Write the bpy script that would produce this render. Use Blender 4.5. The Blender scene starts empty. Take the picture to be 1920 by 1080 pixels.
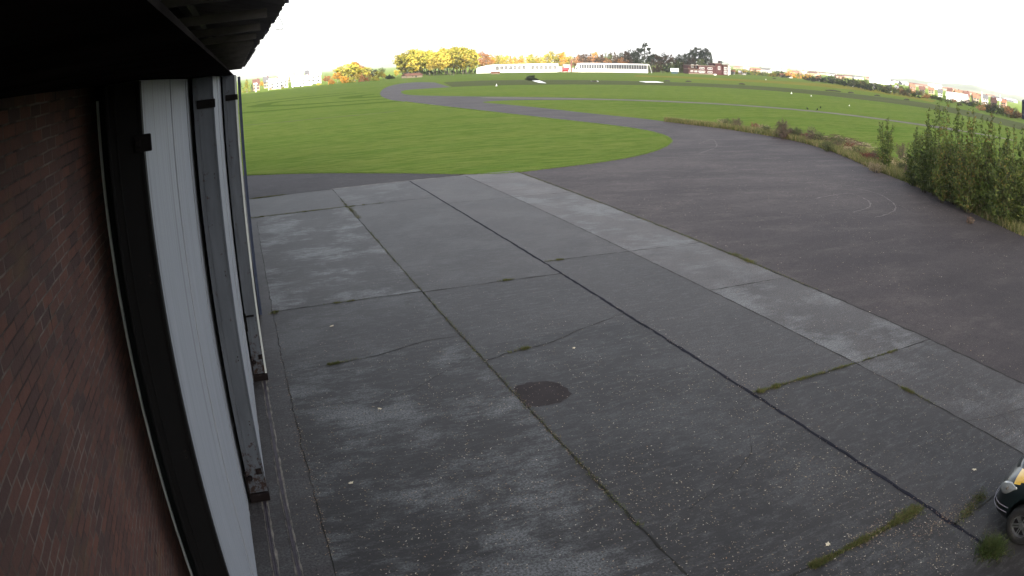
import bpy, bmesh, math, random
import numpy as np
from mathutils import Matrix, Vector, geometry
R = math.radians
S = bpy.context.scene
COL = S.collection
# ------------------------------------------------------------------ camera
# wide surveillance lens: angle off the axis as a polynomial of the distance on the sensor
LF, LK1, LK2, LK3 = 1.4667986, 0.1338979, -0.2135466, 0.1435165
PITCH, ROLL, YAW = 0.3117492, -0.0213538, -0.3670387
CAMZ = 7.0
cd = bpy.data.cameras.new('camera'); cam = bpy.data.objects.new('camera', cd); COL.objects.link(cam); S.camera = cam
cd.type = 'PANO'; cd.sensor_fit = 'HORIZONTAL'; cd.sensor_width = 36; cd.clip_end = 60000; cd.clip_start = 0.02
cc = cd.cycles if hasattr(cd, 'cycles') else cd
cc.panorama_type = 'FISHEYE_LENS_POLYNOMIAL'; cc.fisheye_fov = math.pi
cc.fisheye_polynomial_k0 = 0; cc.fisheye_polynomial_k1 = -1/(LF*18); cc.fisheye_polynomial_k2 = -LK1/(LF*18**2)
cc.fisheye_polynomial_k3 = -LK2/(LF*18**3); cc.fisheye_polynomial_k4 = -LK3/(LF*18**4)
cam.matrix_world = Matrix.Translation((0, 0, CAMZ)) @ Matrix.Rotation(YAW, 4, 'Z') @ Matrix.Rotation(math.pi/2-PITCH, 4, 'X') @ Matrix.Rotation(ROLL, 4, 'Z')
MR = (Matrix.Rotation(YAW, 4, 'Z') @ Matrix.Rotation(math.pi/2-PITCH, 4, 'X') @ Matrix.Rotation(ROLL, 4, 'Z')).to_3x3()
def ray(px, py):
    x = (px-960)/960; y = (py-540)/960; r = math.hypot(x, y) or 1e-9
    th = (r+LK1*r**2+LK2*r**3+LK3*r**4)/LF
    return MR @ Vector((x/r*math.sin(th), -y/r*math.sin(th), -math.cos(th)))
def G(px, py, z=0.0):
    v = ray(px, py); t = (CAMZ-z)/-v.z
    return Vector((v.x*t, v.y*t, z))
def AT(px, py, dist):                         # point at a horizontal distance along a sight line
    v = ray(px, py); t = dist/math.hypot(v.x, v.y)
    return Vector((v.x*t, v.y*t, CAMZ+v.z*t))
# ------------------------------------------------------------------ sky, sun, exposure
SUN_EL, SUN_AZ = R(27), R(196)                # azimuth clockwise from +Y; the sun stands behind the camera
w = bpy.data.worlds.new('World'); S.world = w; w.use_nodes = True
nt = w.node_tree; bg = nt.nodes['Background']
sky = nt.nodes.new('ShaderNodeTexSky'); sky.sky_type = 'NISHITA'; sky.sun_disc = False
sky.sun_elevation = SUN_EL; sky.sun_rotation = SUN_AZ; sky.air_density = 1.0; sky.dust_density = 4.0; sky.ozone_density = 1.0
hs_ = nt.nodes.new('ShaderNodeHueSaturation'); hs_.inputs['Saturation'].default_value = .42      # thin high cloud greys the blue
tint = nt.nodes.new('ShaderNodeMix'); tint.data_type = 'RGBA'; tint.blend_type = 'MULTIPLY'; tint.inputs[0].default_value = 1; tint.inputs[7].default_value = (1.0, .97, .94, 1)
nt.links.new(sky.outputs[0], hs_.inputs['Color']); nt.links.new(hs_.outputs[0], tint.inputs[6]); nt.links.new(tint.outputs[2], bg.inputs[0]); bg.inputs[1].default_value = 0.15
sd = Vector((math.sin(SUN_AZ)*math.cos(SUN_EL), math.cos(SUN_AZ)*math.cos(SUN_EL), math.sin(SUN_EL)))
ld = bpy.data.lights.new('sun', 'SUN'); ld.energy = 5.0; ld.angle = R(0.5); ld.color = (1, .93, .80)
lo = bpy.data.objects.new('sun', ld); COL.objects.link(lo); lo.rotation_euler = sd.to_track_quat('Z', 'Y').to_euler(); lo.location = (0, 0, 60)
S.view_settings.view_transform = 'Standard'; S.view_settings.look = 'None'; S.view_settings.gamma = 1
S.view_settings.exposure = 2.0
S.cycles.max_bounces = 6; S.cycles.diffuse_bounces = 3; S.cycles.glossy_bounces = 3; S.cycles.transparent_max_bounces = 8
S.cycles.volume_bounces = 0
rnd = random.Random(7); rng = np.random.default_rng(7)
# ------------------------------------------------------------------ materials
def lin(c): return tuple((x/255/12.92 if x/255 <= .04045 else ((x/255+.055)/1.055)**2.4) for x in c)
MATS = {}
def newmat(name):
    m = bpy.data.materials.new(name); m.use_nodes = True
    return m, m.node_tree, m.node_tree.nodes['Principled BSDF']
def N(t, kind, **kw):
    n = t.nodes.new(kind)
    for k, v in kw.items(): setattr(n, k, v)
    return n
def noise(t, scale, detail=5, rough=.6, vec=None, dist=0.0):
    n = N(t, 'ShaderNodeTexNoise'); n.inputs['Scale'].default_value = scale; n.inputs['Detail'].default_value = detail
    n.inputs['Roughness'].default_value = rough; n.inputs['Distortion'].default_value = dist
    if vec is not None: t.links.new(vec, n.inputs['Vector'])
    return n.outputs['Fac']
def objvec(t, scale=(1, 1, 1), rot=(0, 0, 0), loc=(0, 0, 0)):
    c = N(t, 'ShaderNodeTexCoord'); m = N(t, 'ShaderNodeMapping')
    m.inputs['Scale'].default_value = scale; m.inputs['Rotation'].default_value = rot; m.inputs['Location'].default_value = loc
    t.links.new(c.outputs['Object'], m.inputs['Vector']); return m.outputs[0]
def ramp(t, fac, stops, interp='LINEAR'):
    r = N(t, 'ShaderNodeValToRGB'); r.color_ramp.interpolation = interp; e = r.color_ramp.elements
    while len(e) < len(stops): e.new(.5)
    for el, (p, c) in zip(e, stops):
        el.position = p; el.color = (c, c, c, 1) if isinstance(c, (int, float)) else (*c, 1)
    t.links.new(fac, r.inputs[0]); return r.outputs[0]
def mix(t, fac, a, b, mode='MIX'):
    m = N(t, 'ShaderNodeMix', data_type='RGBA', blend_type=mode)
    for ix, v in ((0, fac), (6, a), (7, b)):
        sock = m.inputs[ix]
        if isinstance(v, bpy.types.NodeSocket): t.links.new(v, sock)
        elif isinstance(v, (int, float)): sock.default_value = v if ix == 0 else (v, v, v, 1)
        else: sock.default_value = (*v, 1)
    return m.outputs[2]
def math_(t, op, a, b=0.0):
    m = N(t, 'ShaderNodeMath', operation=op)
    for i, v in enumerate((a, b)):
        if isinstance(v, bpy.types.NodeSocket): t.links.new(v, m.inputs[i])
        else: m.inputs[i].default_value = v
    return m.outputs[0]
def bump(t, b, h, strength=.4, dist=.02):
    n = N(t, 'ShaderNodeBump'); n.inputs['Strength'].default_value = strength; n.inputs['Distance'].default_value = dist
    t.links.new(h, n.inputs['Height']); t.links.new(n.outputs[0], b.inputs['Normal'])
def plain(name, col, rough=.7, var=.25, scale=3.0, metal=0.0, spec=.3):
    if name in MATS: return MATS[name]
    m, t, b = newmat(name)
    v = objvec(t); f = noise(t, scale, 4, .6, v)
    c = mix(t, ramp(t, f, [(.3, 0.0), (.7, 1.0)]), tuple(x*(1-var) for x in col), tuple(min(1, x*(1+var)) for x in col))
    t.links.new(c, b.inputs['Base Color']); b.inputs['Roughness'].default_value = rough; b.inputs['Metallic'].default_value = metal
    b.inputs['Specular IOR Level'].default_value = spec
    MATS[name] = m; return m
def leafmat(name, cols, transl=.25):
    if name in MATS: return MATS[name]
    m, t, b = newmat(name)
    g = N(t, 'ShaderNodeNewGeometry'); oi = N(t, 'ShaderNodeObjectInfo')
    n = len(cols)
    c = ramp(t, g.outputs['Random Per Island'], [((i+.5)/n, cols[i]) for i in range(n)])
    f = noise(t, .9, 3, .6, objvec(t, (8, 8, 8) if False else (1, 1, 1)))
    hv = N(t, 'ShaderNodeHueSaturation'); t.links.new(c, hv.inputs['Color'])
    t.links.new(math_(t, 'ADD', math_(t, 'MULTIPLY', oi.outputs['Random'], .5), .72), hv.inputs['Value'])
    t.links.new(hv.outputs[0], b.inputs['Base Color']); b.inputs['Roughness'].default_value = .65; b.inputs['Specular IOR Level'].default_value = .2
    tr = N(t, 'ShaderNodeBsdfTranslucent'); t.links.new(hv.outputs[0], tr.inputs[0])
    ms = N(t, 'ShaderNodeMixShader'); ms.inputs[0].default_value = transl
    t.links.new(b.outputs[0], ms.inputs[1]); t.links.new(tr.outputs[0], ms.inputs[2])
    t.links.new(ms.outputs[0], t.nodes['Material Output'].inputs[0])
    MATS[name] = m; return m
# ------------------------------------------------------------------ mesh helpers
class MB:
    def __init__(s): s.v = []; s.f = []; s.mi = []
    def add(s, vs, fs, mi=0):
        o = len(s.v); s.v += [tuple(v) for v in vs]; s.f += [tuple(i+o for i in f) for f in fs]; s.mi += [mi]*len(fs); return s
    def box(s, a, b, mi=0, M=None):
        (x0, y0, z0), (x1, y1, z1) = a, b
        vs = [(x0,y0,z0),(x1,y0,z0),(x1,y1,z0),(x0,y1,z0),(x0,y0,z1),(x1,y0,z1),(x1,y1,z1),(x0,y1,z1)]
        if M is not None: vs = [M @ Vector(v) for v in vs]
        return s.add(vs, [(0,3,2,1),(4,5,6,7),(0,1,5,4),(1,2,6,5),(2,3,7,6),(3,0,4,7)], mi)
    def tube(s, pts, rad, n=8, mi=0, cap=True):
        pts = [Vector(p) for p in pts]; rad = rad if isinstance(rad, (list, tuple)) else [rad]*len(pts)
        o = len(s.v)
        for i, p in enumerate(pts):
            d = (pts[min(i+1, len(pts)-1)]-pts[max(i-1, 0)]).normalized()
            u = d.cross(Vector((0, 0, 1)) if abs(d.z) < .9 else Vector((1, 0, 0))).normalized(); w_ = d.cross(u)
            for k in range(n):
                a = 2*math.pi*k/n; s.v.append(tuple(p+(u*math.cos(a)+w_*math.sin(a))*rad[i]))
        for i in range(len(pts)-1):
            for k in range(n):
                s.f.append((o+i*n+k, o+i*n+(k+1) % n, o+(i+1)*n+(k+1) % n, o+(i+1)*n+k)); s.mi.append(mi)
        if cap:
            s.f.append(tuple(o+k for k in range(n))[::-1]); s.mi.append(mi)
            s.f.append(tuple(o+(len(pts)-1)*n+k for k in range(n))); s.mi.append(mi)
        return s
    def build(s, name, mats, parent=None, bevel=0.0, smooth=False, seg=2):
        me = bpy.data.meshes.new(name); me.from_pydata(s.v, [], s.f)
        mats = mats if isinstance(mats, (list, tuple)) else [mats]
        for m in mats: me.materials.append(m)
        me.polygons.foreach_set('material_index', s.mi)
        if smooth: me.polygons.foreach_set('use_smooth', [True]*len(s.f))
        me.validate(); me.update()
        bm = bmesh.new(); bm.from_mesh(me); bmesh.ops.recalc_face_normals(bm, faces=bm.faces); bm.to_mesh(me); bm.free()
        o = bpy.data.objects.new(name, me); COL.objects.link(o); o.parent = parent
        if bevel:
            md = o.modifiers.new('bevel', 'BEVEL'); md.width = bevel; md.segments = seg; md.limit_method = 'ANGLE'
        return o
def tag(o, label=None, cat=None, group=None, kind=None):
    if label: o['label'] = label
    if cat: o['category'] = cat
    if group: o['group'] = group
    if kind: o['kind'] = kind
    return o
def thing(name, label, cat, loc=(0, 0, 0), rz=0.0, group=None):
    o = bpy.data.objects.new(name, None); COL.objects.link(o); o.location = loc; o.rotation_euler = (0, 0, rz); o.empty_display_size = .3
    return tag(o, label, cat, group)
def copy_tree(o, parent=None):
    c = o.copy(); COL.objects.link(c); c.parent = parent
    for ch in [x for x in o.children]: copy_tree(ch, c)
    return c
def quads(name, V, mat, parent=None):            # V: (n,k,3) array of separate flat pieces
    n, k = V.shape[0], V.shape[1]
    me = bpy.data.meshes.new(name); me.vertices.add(n*k); me.vertices.foreach_set('co', V.reshape(-1).astype(np.float32))
    me.loops.add(n*k); me.loops.foreach_set('vertex_index', np.arange(n*k, dtype=np.int32))
    me.polygons.add(n); me.polygons.foreach_set('loop_start', np.arange(0, n*k, k, dtype=np.int32))
    try: me.polygons.foreach_set('loop_total', np.full(n, k, dtype=np.int32))
    except Exception: pass
    me.materials.append(mat); me.update(calc_edges=True); me.validate()
    o = bpy.data.objects.new(name, me); COL.objects.link(o); o.parent = parent
    return o
def leaf_shapes(P, size, r, aspect=.62, flat=0.0):
    n = len(P); a = r.normal(size=(n, 3)); a[:, 2] *= (1-flat); a /= np.linalg.norm(a, axis=1)[:, None]
    b = r.normal(size=(n, 3)); b -= a*(a*b).sum(1)[:, None]; b /= np.linalg.norm(b, axis=1)[:, None]
    s = size*(.6+.8*r.random((n, 1)))
    return np.stack([P-a*s*.5, P+b*s*.5*aspect, P+a*s*.5, P-b*s*.5*aspect], 1)
def smooth_line(pts, step=1.0, closed=False):
    pts = [Vector(p) for p in pts]; out = []; n = len(pts)
    for i in range(n if closed else n-1):
        g = (lambda j: pts[j % n]) if closed else (lambda j: pts[max(0, min(n-1, j))])
        p0, p1, p2, p3 = g(i-1), g(i), g(i+1), g(i+2)
        m = max(2, int((p2-p1).length/step))
        m = min(m, 40)
        for k in range(m):
            u = k/m
            out.append(.5*((2*p1)+(p2-p0)*u+(2*p0-5*p1+4*p2-p3)*u*u+(3*p1-p0-3*p2+p3)*u**3))
    if not closed: out.append(pts[-1])
    return out
def sheet(name, pts, z, mat, rag=0.0, kind='structure'):
    P = [Vector((p.x+rnd.gauss(0, rag), p.y+rnd.gauss(0, rag), z)) for p in pts]
    tri = geometry.tessellate_polygon([P])
    mb = MB(); mb.add(P, tri)
    o = mb.build(name, mat)
    if o.data.polygons and o.data.polygons[0].normal.z < 0: o.data.flip_normals()
    return tag(o, kind=kind)
def ribbon(mb, pts, width, z, wob=0.0, vary=0.0, mi=0):
    pts = [Vector(p) for p in pts]; L = []
    for i, p in enumerate(pts):
        d = (pts[min(i+1, len(pts)-1)]-pts[max(i-1, 0)]); d.z = 0; d.normalize(); nrm = Vector((-d.y, d.x, 0))
        c = p+nrm*rnd.gauss(0, wob); h = width/2*(1+rnd.uniform(-vary, vary))
        L.append(((c+nrm*h), (c-nrm*h)))
    for i in range(len(L)-1):
        a, b = L[i]; c, d = L[i+1]
        mb.add([(a.x, a.y, z), (b.x, b.y, z), (d.x, d.y, z), (c.x, c.y, z)], [(0, 1, 2, 3)], mi)
# ================================================================== GROUND
RWY = R(-39.5)                                   # bearing of the strips on the airfield
m, t, b = newmat('grass_field')
v = N(t, 'ShaderNodeTexCoord').outputs['Object']; vr = objvec(t, (.012, .16, 1), (0, 0, -RWY)); vr2 = objvec(t, (.05, .9, 1), (0, 0, -RWY)); vx = objvec(t, (.12, .5, 1))
c = mix(t, ramp(t, noise(t, .035, 4, .6, v), [(.35, 0.0), (.65, 1.0)]), (.088, .138, .030), (.124, .172, .040))
c = mix(t, ramp(t, noise(t, 1.0, 4, .6, vr), [(.38, 0.0), (.64, .65)]), c, (.165, .180, .052))
c = mix(t, ramp(t, noise(t, 1.0, 5, .65, vr2), [(.46, 0.0), (.68, .6)]), c, (.066, .118, .020))
c = mix(t, ramp(t, noise(t, 1.0, 6, .7, vx), [(.45, 0.0), (.62, .6)]), c, (.165, .186, .056))
c = mix(t, ramp(t, noise(t, 3.2, 6, .8, vx), [(.44, 0.0), (.60, .8)]), c, (.062, .105, .018))
sx = N(t, 'ShaderNodeSeparateXYZ'); t.links.new(v, sx.inputs[0])
dx = math_(t, 'MULTIPLY', math_(t, 'ADD', sx.outputs[0], -44.0), .62); dy = math_(t, 'ADD', sx.outputs[1], -172.0)
rr_ = math_(t, 'SQRT', math_(t, 'ADD', math_(t, 'MULTIPLY', dx, dx), math_(t, 'MULTIPLY', dy, dy)))
sn = math_(t, 'SINE', math_(t, 'MULTIPLY', math_(t, 'ADD', rr_, math_(t, 'MULTIPLY', noise(t, .03, 2, .5, v), 9.0)), .50))
ring = math_(t, 'MULTIPLY', math_(t, 'MULTIPLY', math_(t, 'GREATER_THAN', sn, .62), .85), math_(t, 'LESS_THAN', rr_, 46.0))
ring = math_(t, 'MULTIPLY', ring, math_(t, 'MULTIPLY', math_(t, 'GREATER_THAN', sx.outputs[1], 110.0), math_(t, 'LESS_THAN', sx.outputs[0], 34.0)))
c = mix(t, ring, c, (.055, .088, .016))
c = mix(t, ramp(t, noise(t, 14, 4, .7, v), [(.42, 0.0), (.66, .65)]), c, (.058, .095, .016))
t.links.new(c, b.inputs['Base Color']); b.inputs['Roughness'].default_value = .9; b.inputs['Specular IOR Level'].default_value = .0
bump(t, b, noise(t, 9, 6, .75, v), .9, .12)
grass_m = m
mb = MB(); R0 = 30000
mb.add([(-R0, -R0, 0), (R0, -R0, 0), (R0, R0, 0), (-R0, R0, 0)], [(0, 1, 2, 3)])
tag(mb.build('ground', grass_m), kind='structure')

def paving(name, a, bcol, ccol, spk=.35, rough=.8, aniso=(1, 1, 1), rot=0.0):
    m, t, b = newmat(name); v = objvec(t); va = objvec(t, aniso, (0, 0, rot))
    c = mix(t, ramp(t, noise(t, .16, 7, .68, va, .3), [(.40, 0.0), (.60, 1.0)]), a, bcol)
    c = mix(t, ramp(t, noise(t, .55, 9, .74, va, .3), [(.50, 0.0), (.66, .8)]), c, ccol)
    c = mix(t, ramp(t, noise(t, 2.6, 8, .78, v), [(.50, 0.0), (.64, .6)]), c, tuple(x*.62 for x in a))
    if name == 'old_asphalt':                      # painted vignetting: asphalt colour darkens round the near right corner, noisy margin
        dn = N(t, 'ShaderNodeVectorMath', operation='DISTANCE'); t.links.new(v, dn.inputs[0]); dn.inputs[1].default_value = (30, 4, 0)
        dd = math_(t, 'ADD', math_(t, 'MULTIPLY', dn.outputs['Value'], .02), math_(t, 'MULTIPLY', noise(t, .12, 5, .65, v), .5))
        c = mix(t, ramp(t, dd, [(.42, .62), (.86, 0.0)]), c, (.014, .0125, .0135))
    c = mix(t, ramp(t, noise(t, 14, 4, .8, v), [(.44, 0.0), (.66, spk*1.3)]), c, tuple(x*.4 for x in a))
    c = mix(t, ramp(t, noise(t, 38, 2, .6, v), [(.62, 0.0), (.70, spk)]), c, tuple(min(1, x*2.2) for x in ccol))
    t.links.new(c, b.inputs['Base Color']); b.inputs['Roughness'].default_value = rough; b.inputs['Specular IOR Level'].default_value = .0 if name == 'overgrown_runway' else .15
    bump(t, b, noise(t, 45, 5, .8, v), .35, .01); return m
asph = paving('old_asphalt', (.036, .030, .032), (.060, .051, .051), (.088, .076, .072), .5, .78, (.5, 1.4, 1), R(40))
asph2 = paving('dark_asphalt', (.030, .027, .029), (.038, .034, .036), (.05, .046, .048), .3)
pathm = paving('worn_path', (.10, .085, .07), (.125, .11, .09), (.07, .075, .035), .3)
rwm = paving('overgrown_runway', (.070, .082, .038), (.082, .088, .048), (.062, .092, .026), .3, .85, (.05, .5, 1), -RWY)
def pl(*p): return [G(*q) for q in p]
outer = pl((462, 329), (600, 325), (750, 325), (890, 327), (960, 324), (1030, 316), (1120, 305), (1190, 293), (1235, 280), (1256, 267), (1250, 257), (1215, 246), (1150, 236), (1080, 228), (1000, 219), (930, 211), (860, 203), (800, 196), (760, 191), (728, 186), (713, 177), (720, 166), (742, 158.5), (775, 154.5), (815, 154.5))
inner = pl((845, 163.5), (800, 166), (765, 168.5), (752, 172), (768, 178), (860, 180.5), (980, 181.8), (1120, 184.8), (1250, 189), (1400, 197), (1560, 211), (1700, 228.5), (1800, 243))
inner2 = pl((1800, 247), (1700, 231.5), (1560, 213.5), (1400, 199.5), (1250, 191.5), (1120, 187.5), (1050, 187.3), (960, 188), (915, 190), (905, 192), (925, 194), (960, 197), (1030, 204), (1110, 213), (1200, 222), (1280, 232), (1340, 239), (1400, 248), (1480, 262), (1560, 284), (1640, 318), (1710, 346), (1770, 373), (1830, 402), (1920, 444))
L = smooth_line(outer, 1.2)+smooth_line(inner, 1.2)+smooth_line(inner2, 1.2)
L += [Vector((40, 8, 0)), Vector((40, -40, 0)), Vector((16.3, -40, 0)), Vector((16.3, 42.0, 0)), Vector((-3, 41.6, 0)), Vector((-3, 53, 0))]
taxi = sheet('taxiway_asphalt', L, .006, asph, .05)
EDGE = smooth_line(inner2[9:], .8)                # verge side edge of the asphalt
NEAR = smooth_line(outer[:19], .8)                # edge of the near lawn
rw = smooth_line(pl((830, 154.5), (900, 151.2), (1000, 150), (1100, 150.3), (1200, 152.3), (1300, 155.5), (1400, 160), (1500, 167), (1600, 176), (1760, 197), (1920, 232)), 4) + \
     smooth_line(pl((1920, 245), (1760, 207), (1600, 185), (1500, 174.5), (1400, 167), (1300, 162), (1200, 159.5), (1100, 158.5), (1000, 159), (900, 161), (845, 163.3)), 4)
sheet('grassed_runway', rw, .004, rwm, .3)
# asphalt lane between the lawn and the slabs is a shade bluer
LN = [G(462, 330), G(600, 326), G(750, 326), G(850, 327.6), G(905, 328.6)]
sheet('lane_asphalt', [Vector((-3, LN[0].y, 0))]+smooth_line(LN, .6)+[Vector((13.6, 42.5, 0)), Vector((0.2, 41.9, 0)), Vector((-3, 41.9, 0))], .010, asph2, .02)
mb = MB(); ribbon(mb, smooth_line(pl((905, 183), (985, 184.3), (1120, 186.1), (1250, 190.2), (1400, 198.2), (1560, 212.2), (1700, 230), (1800, 245), (1900, 263)), 3), 2.5, .013, .08, .12)
tag(mb.build('worn_path', pathm), kind='structure')
# far perimeter road and the brown strip behind the runway
mb = MB(); ribbon(mb, smooth_line(pl((1790, 191), (1830, 197), (1870, 205), (1920, 217.5)), 6), 2.2, .006, .1)
tag(mb.build('perimeter_road', plain('pale_track', (.34, .30, .22), .9)), kind='structure')
dm = plain('dry_grass', (.135, .128, .028), .9, .2, .08, 0, 0)
sheet('dry_grass_strip', smooth_line(pl((1190, 140.5), (1300, 144), (1400, 149), (1500, 154), (1600, 162), (1700, 177), (1760, 190)), 8) + smooth_line(pl((1750, 192), (1690, 181.5), (1600, 168.5), (1500, 159.5), (1400, 153.5), (1300, 148), (1190, 143.5)), 8), .005, dm, .8)
mb = MB(); ribbon(mb, smooth_line(pl((452, 235.5), (520, 230), (600, 222), (680, 215), (750, 208)), 2), .55, .012, .08, .5)
tag(mb.build('drain_line', plain('bare_soil', (.03, .03, .014), .95)), kind='structure')
# ------------------------------------------------------------------ concrete apron
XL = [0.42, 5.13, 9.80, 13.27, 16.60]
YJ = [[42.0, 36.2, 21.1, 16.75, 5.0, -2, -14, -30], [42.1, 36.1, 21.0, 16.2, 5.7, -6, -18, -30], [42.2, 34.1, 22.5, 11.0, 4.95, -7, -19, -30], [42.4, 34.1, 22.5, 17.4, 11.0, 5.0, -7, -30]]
TONE = [[1.05, 1.0, .75, .48, .4, .4, .4], [1.1, 1.05, .75, .45, .4, .4, .4], [1.55, 1.4, .95, .58, .45, .5, .5], [2.6, 2.2, 1.9, 1.5, 1.0, .8, .8]]  # strip tones, with vignetting and hangar shade painted in as darker near slabs
STAIN = [[.1, .75, .2, .50, .4, .3, .3], [.35, .12, .06, .12, .15, .2, .2], [.1, .1, .05, .05, .05, .1, .1], [.3, .5, .35, .5, .3, .2, .2]]
m, t, b = newmat('apron_concrete'); v = objvec(t); va = objvec(t, (.45, 1.3, 1), (0, 0, R(8)))
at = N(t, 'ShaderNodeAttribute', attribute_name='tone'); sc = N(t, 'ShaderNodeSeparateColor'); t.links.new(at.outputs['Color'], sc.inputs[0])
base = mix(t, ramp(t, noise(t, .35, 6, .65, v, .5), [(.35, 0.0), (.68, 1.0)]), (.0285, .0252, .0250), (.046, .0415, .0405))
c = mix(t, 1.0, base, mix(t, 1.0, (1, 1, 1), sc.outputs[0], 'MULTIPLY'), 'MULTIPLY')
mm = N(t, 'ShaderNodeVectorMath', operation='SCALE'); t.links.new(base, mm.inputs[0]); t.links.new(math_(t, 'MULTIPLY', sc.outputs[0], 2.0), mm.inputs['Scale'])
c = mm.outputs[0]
st = ramp(t, math_(t, 'ADD', math_(t, 'MULTIPLY', noise(t, .42, 5, .6, v), .52), math_(t, 'MULTIPLY', noise(t, 2.8, 10, .85, va), .48)), [(.49, 0.0), (.575, 1.0)])
c = mix(t, math_(t, 'MULTIPLY', st, sc.outputs[1]), c, (.19, .20, .205))
c = mix(t, ramp(t, noise(t, 1.6, 8, .75, va, .3), [(.5, 0.0), (.75, .45)]), c, (.018, .018, .0185))
c = mix(t, ramp(t, noise(t, 5.0, 9, .8, va), [(.50, 0.0), (.62, .5)]), c, (.085, .086, .087))
c = mix(t, ramp(t, noise(t, 24, 3, .8, v), [(.42, 0.0), (.62, .9)]), c, (.013, .0125, .0125))
c = mix(t, ramp(t, noise(t, 55, 2, .6, v), [(.66, 0.0), (.76, .4)]), c, (.12, .115, .105))
t.links.new(c, b.inputs['Base Color']); b.inputs['Roughness'].default_value = .62; b.inputs['Specular IOR Level'].default_value = .2
bump(t, b, noise(t, 40, 6, .8, v), .35, .008)
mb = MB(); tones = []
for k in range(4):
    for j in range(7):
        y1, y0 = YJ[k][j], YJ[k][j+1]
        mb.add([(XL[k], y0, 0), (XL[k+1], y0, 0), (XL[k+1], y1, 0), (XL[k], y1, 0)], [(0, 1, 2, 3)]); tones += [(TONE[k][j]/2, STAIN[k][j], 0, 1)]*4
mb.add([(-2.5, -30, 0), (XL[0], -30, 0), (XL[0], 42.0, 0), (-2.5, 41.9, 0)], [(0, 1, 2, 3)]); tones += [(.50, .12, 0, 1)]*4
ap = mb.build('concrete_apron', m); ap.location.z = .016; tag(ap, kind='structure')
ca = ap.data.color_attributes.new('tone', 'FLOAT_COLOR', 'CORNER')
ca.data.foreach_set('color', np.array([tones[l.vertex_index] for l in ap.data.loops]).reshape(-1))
# joints
dirt = plain('joint_dirt', (.010, .0095, .008), .95, .5, 4); seal = plain('bitumen_seal', (.007, .007, .012), .9, .3, 3, 0, .1); moss = plain('joint_moss', (.035, .05, .015), .95, .5, 6)
def seg(a, bb, step=.22):
    a, bb = Vector(a), Vector(bb); n = max(2, int((bb-a).length/step)); return [a.lerp(bb, i/n) for i in range(n+1)]
mj, ms, mg = MB(), MB(), MB()
JZ = .021
ribbon(mj, seg((XL[0], -20, 0), (XL[0], 35, 0)), .02, JZ, .012, .6)
ribbon(mj, seg((XL[1], -20, 0), (XL[1], 42, 0)), .042, JZ, .012, .7)
ribbon(ms, seg((XL[2], 4.2, 0), (XL[2], 42, 0)), .085, JZ, .012, .35)
ribbon(mj, seg((XL[3], -20, 0), (XL[3], 42, 0)), .036, JZ, .010, .6)
ribbon(mj, seg((XL[4], -20, 0), (XL[4], 42.2, 0)), .07, JZ, .02, .7)
for k in range(4):
    for j in range(1, 6):
        y = YJ[k][j]
        if k == 1 and j == 3:
            pts = smooth_line([Vector(p) for p in ((5.13, 15.2, 0), (5.7, 15.45, 0), (6.3, 15.55, 0), (7.1, 15.7, 0), (8.3, 16.25, 0), (9.8, 16.75, 0))], .2)
            ribbon(mj, pts, .03, JZ, .02, .7)
        elif k == 0 and j == 3:
            ribbon(mj, smooth_line([Vector(p) for p in ((.42, 16.4, 0), (1.6, 16.45, 0), (2.8, 16.6, 0), (4.2, 17.05, 0), (5.13, 17.0, 0))], .2), .025, JZ, .012, .7)
        else: ribbon(mj, seg((XL[k], y, 0), (XL[k+1], y, 0)), .046 if k < 2 else .034, JZ, .015, .8)
ml = MB()
ribbon(ml, seg((5.1, 42.12, 0), (13.5, 42.22, 0)), .10, JZ-.003, .015, .5); tag(ml.build('apron_edge_lip', plain('pale_edge', (.15, .14, .13), .9, .3, 4)), kind='structure')
for pts in [[(-.9, 42.0), (2, 42.0), (5, 42.1)]]:
    ribbon(mj, smooth_line([Vector((*p, 0)) for p in pts], .4), .06, JZ, .02, .6)
# cracks
for pts in [((2.0, 13.9), (3.2, 14.4), (4.0, 15.0), (4.9, 15.6)), ((6.1, 8.0), (7.0, 8.3), (7.6, 8.6), (8.2, 9.0), (8.7, 9.7)), ((12.6, 7.6), (14.2, 6.9), (15.5, 6.6)), ((14.0, 8.6), (14.5, 7.4), (14.1, 6.2)), ((1.4, 27.0), (2.6, 26.7), (4.2, 27.4)), ((.2, 18.1), (-.6, 18.1)), ((-.15, 15.9), (-.7, 15.9)), ((.3, 16.9), (-.05, 16.9)), ((-.5, 9.7), (-.9, 9.7))]:
    ribbon(mj, smooth_line([Vector((*p, 0)) for p in pts], .15), .009, JZ, .010, .7)
tag(mj.build('apron_joints', dirt), kind='structure'); tag(ms.build('sealed_joint', seal), kind='structure')
# darker round repair
mb = MB(); c0 = Vector((5.60, 13.1, 0)); P = [Vector((max(XL[1]+.03, c0.x+.68*math.cos(a)), c0.y+.60*math.sin(a), 0)) for a in np.linspace(0, 2*math.pi, 40)[:-1]]
sheet('round_repair', P, .0205, plain('repair_patch', (.0285, .0248, .0255), .9, .15, 2, 0, .05), .03)
# pale scrapes on the asphalt
mb = MB()
for px in [[(1530, 372), (1590, 363), (1625, 375), (1630, 388), (1600, 398)], [(1600, 352), (1650, 365), (1678, 385), (1672, 398), (1640, 408)], [(1310, 270), (1335, 262), (1343, 275), (1310, 288)], [(1640, 355), (1560, 345), (1480, 342)]]:
    ribbon(mb, smooth_line(pl(*px), .3), .07, .011, .02, .8)
tag(mb.build('tyre_scrapes', plain('scraped_asphalt', (.085, .078, .072), .85, .4, 3)), kind='structure')
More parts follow.
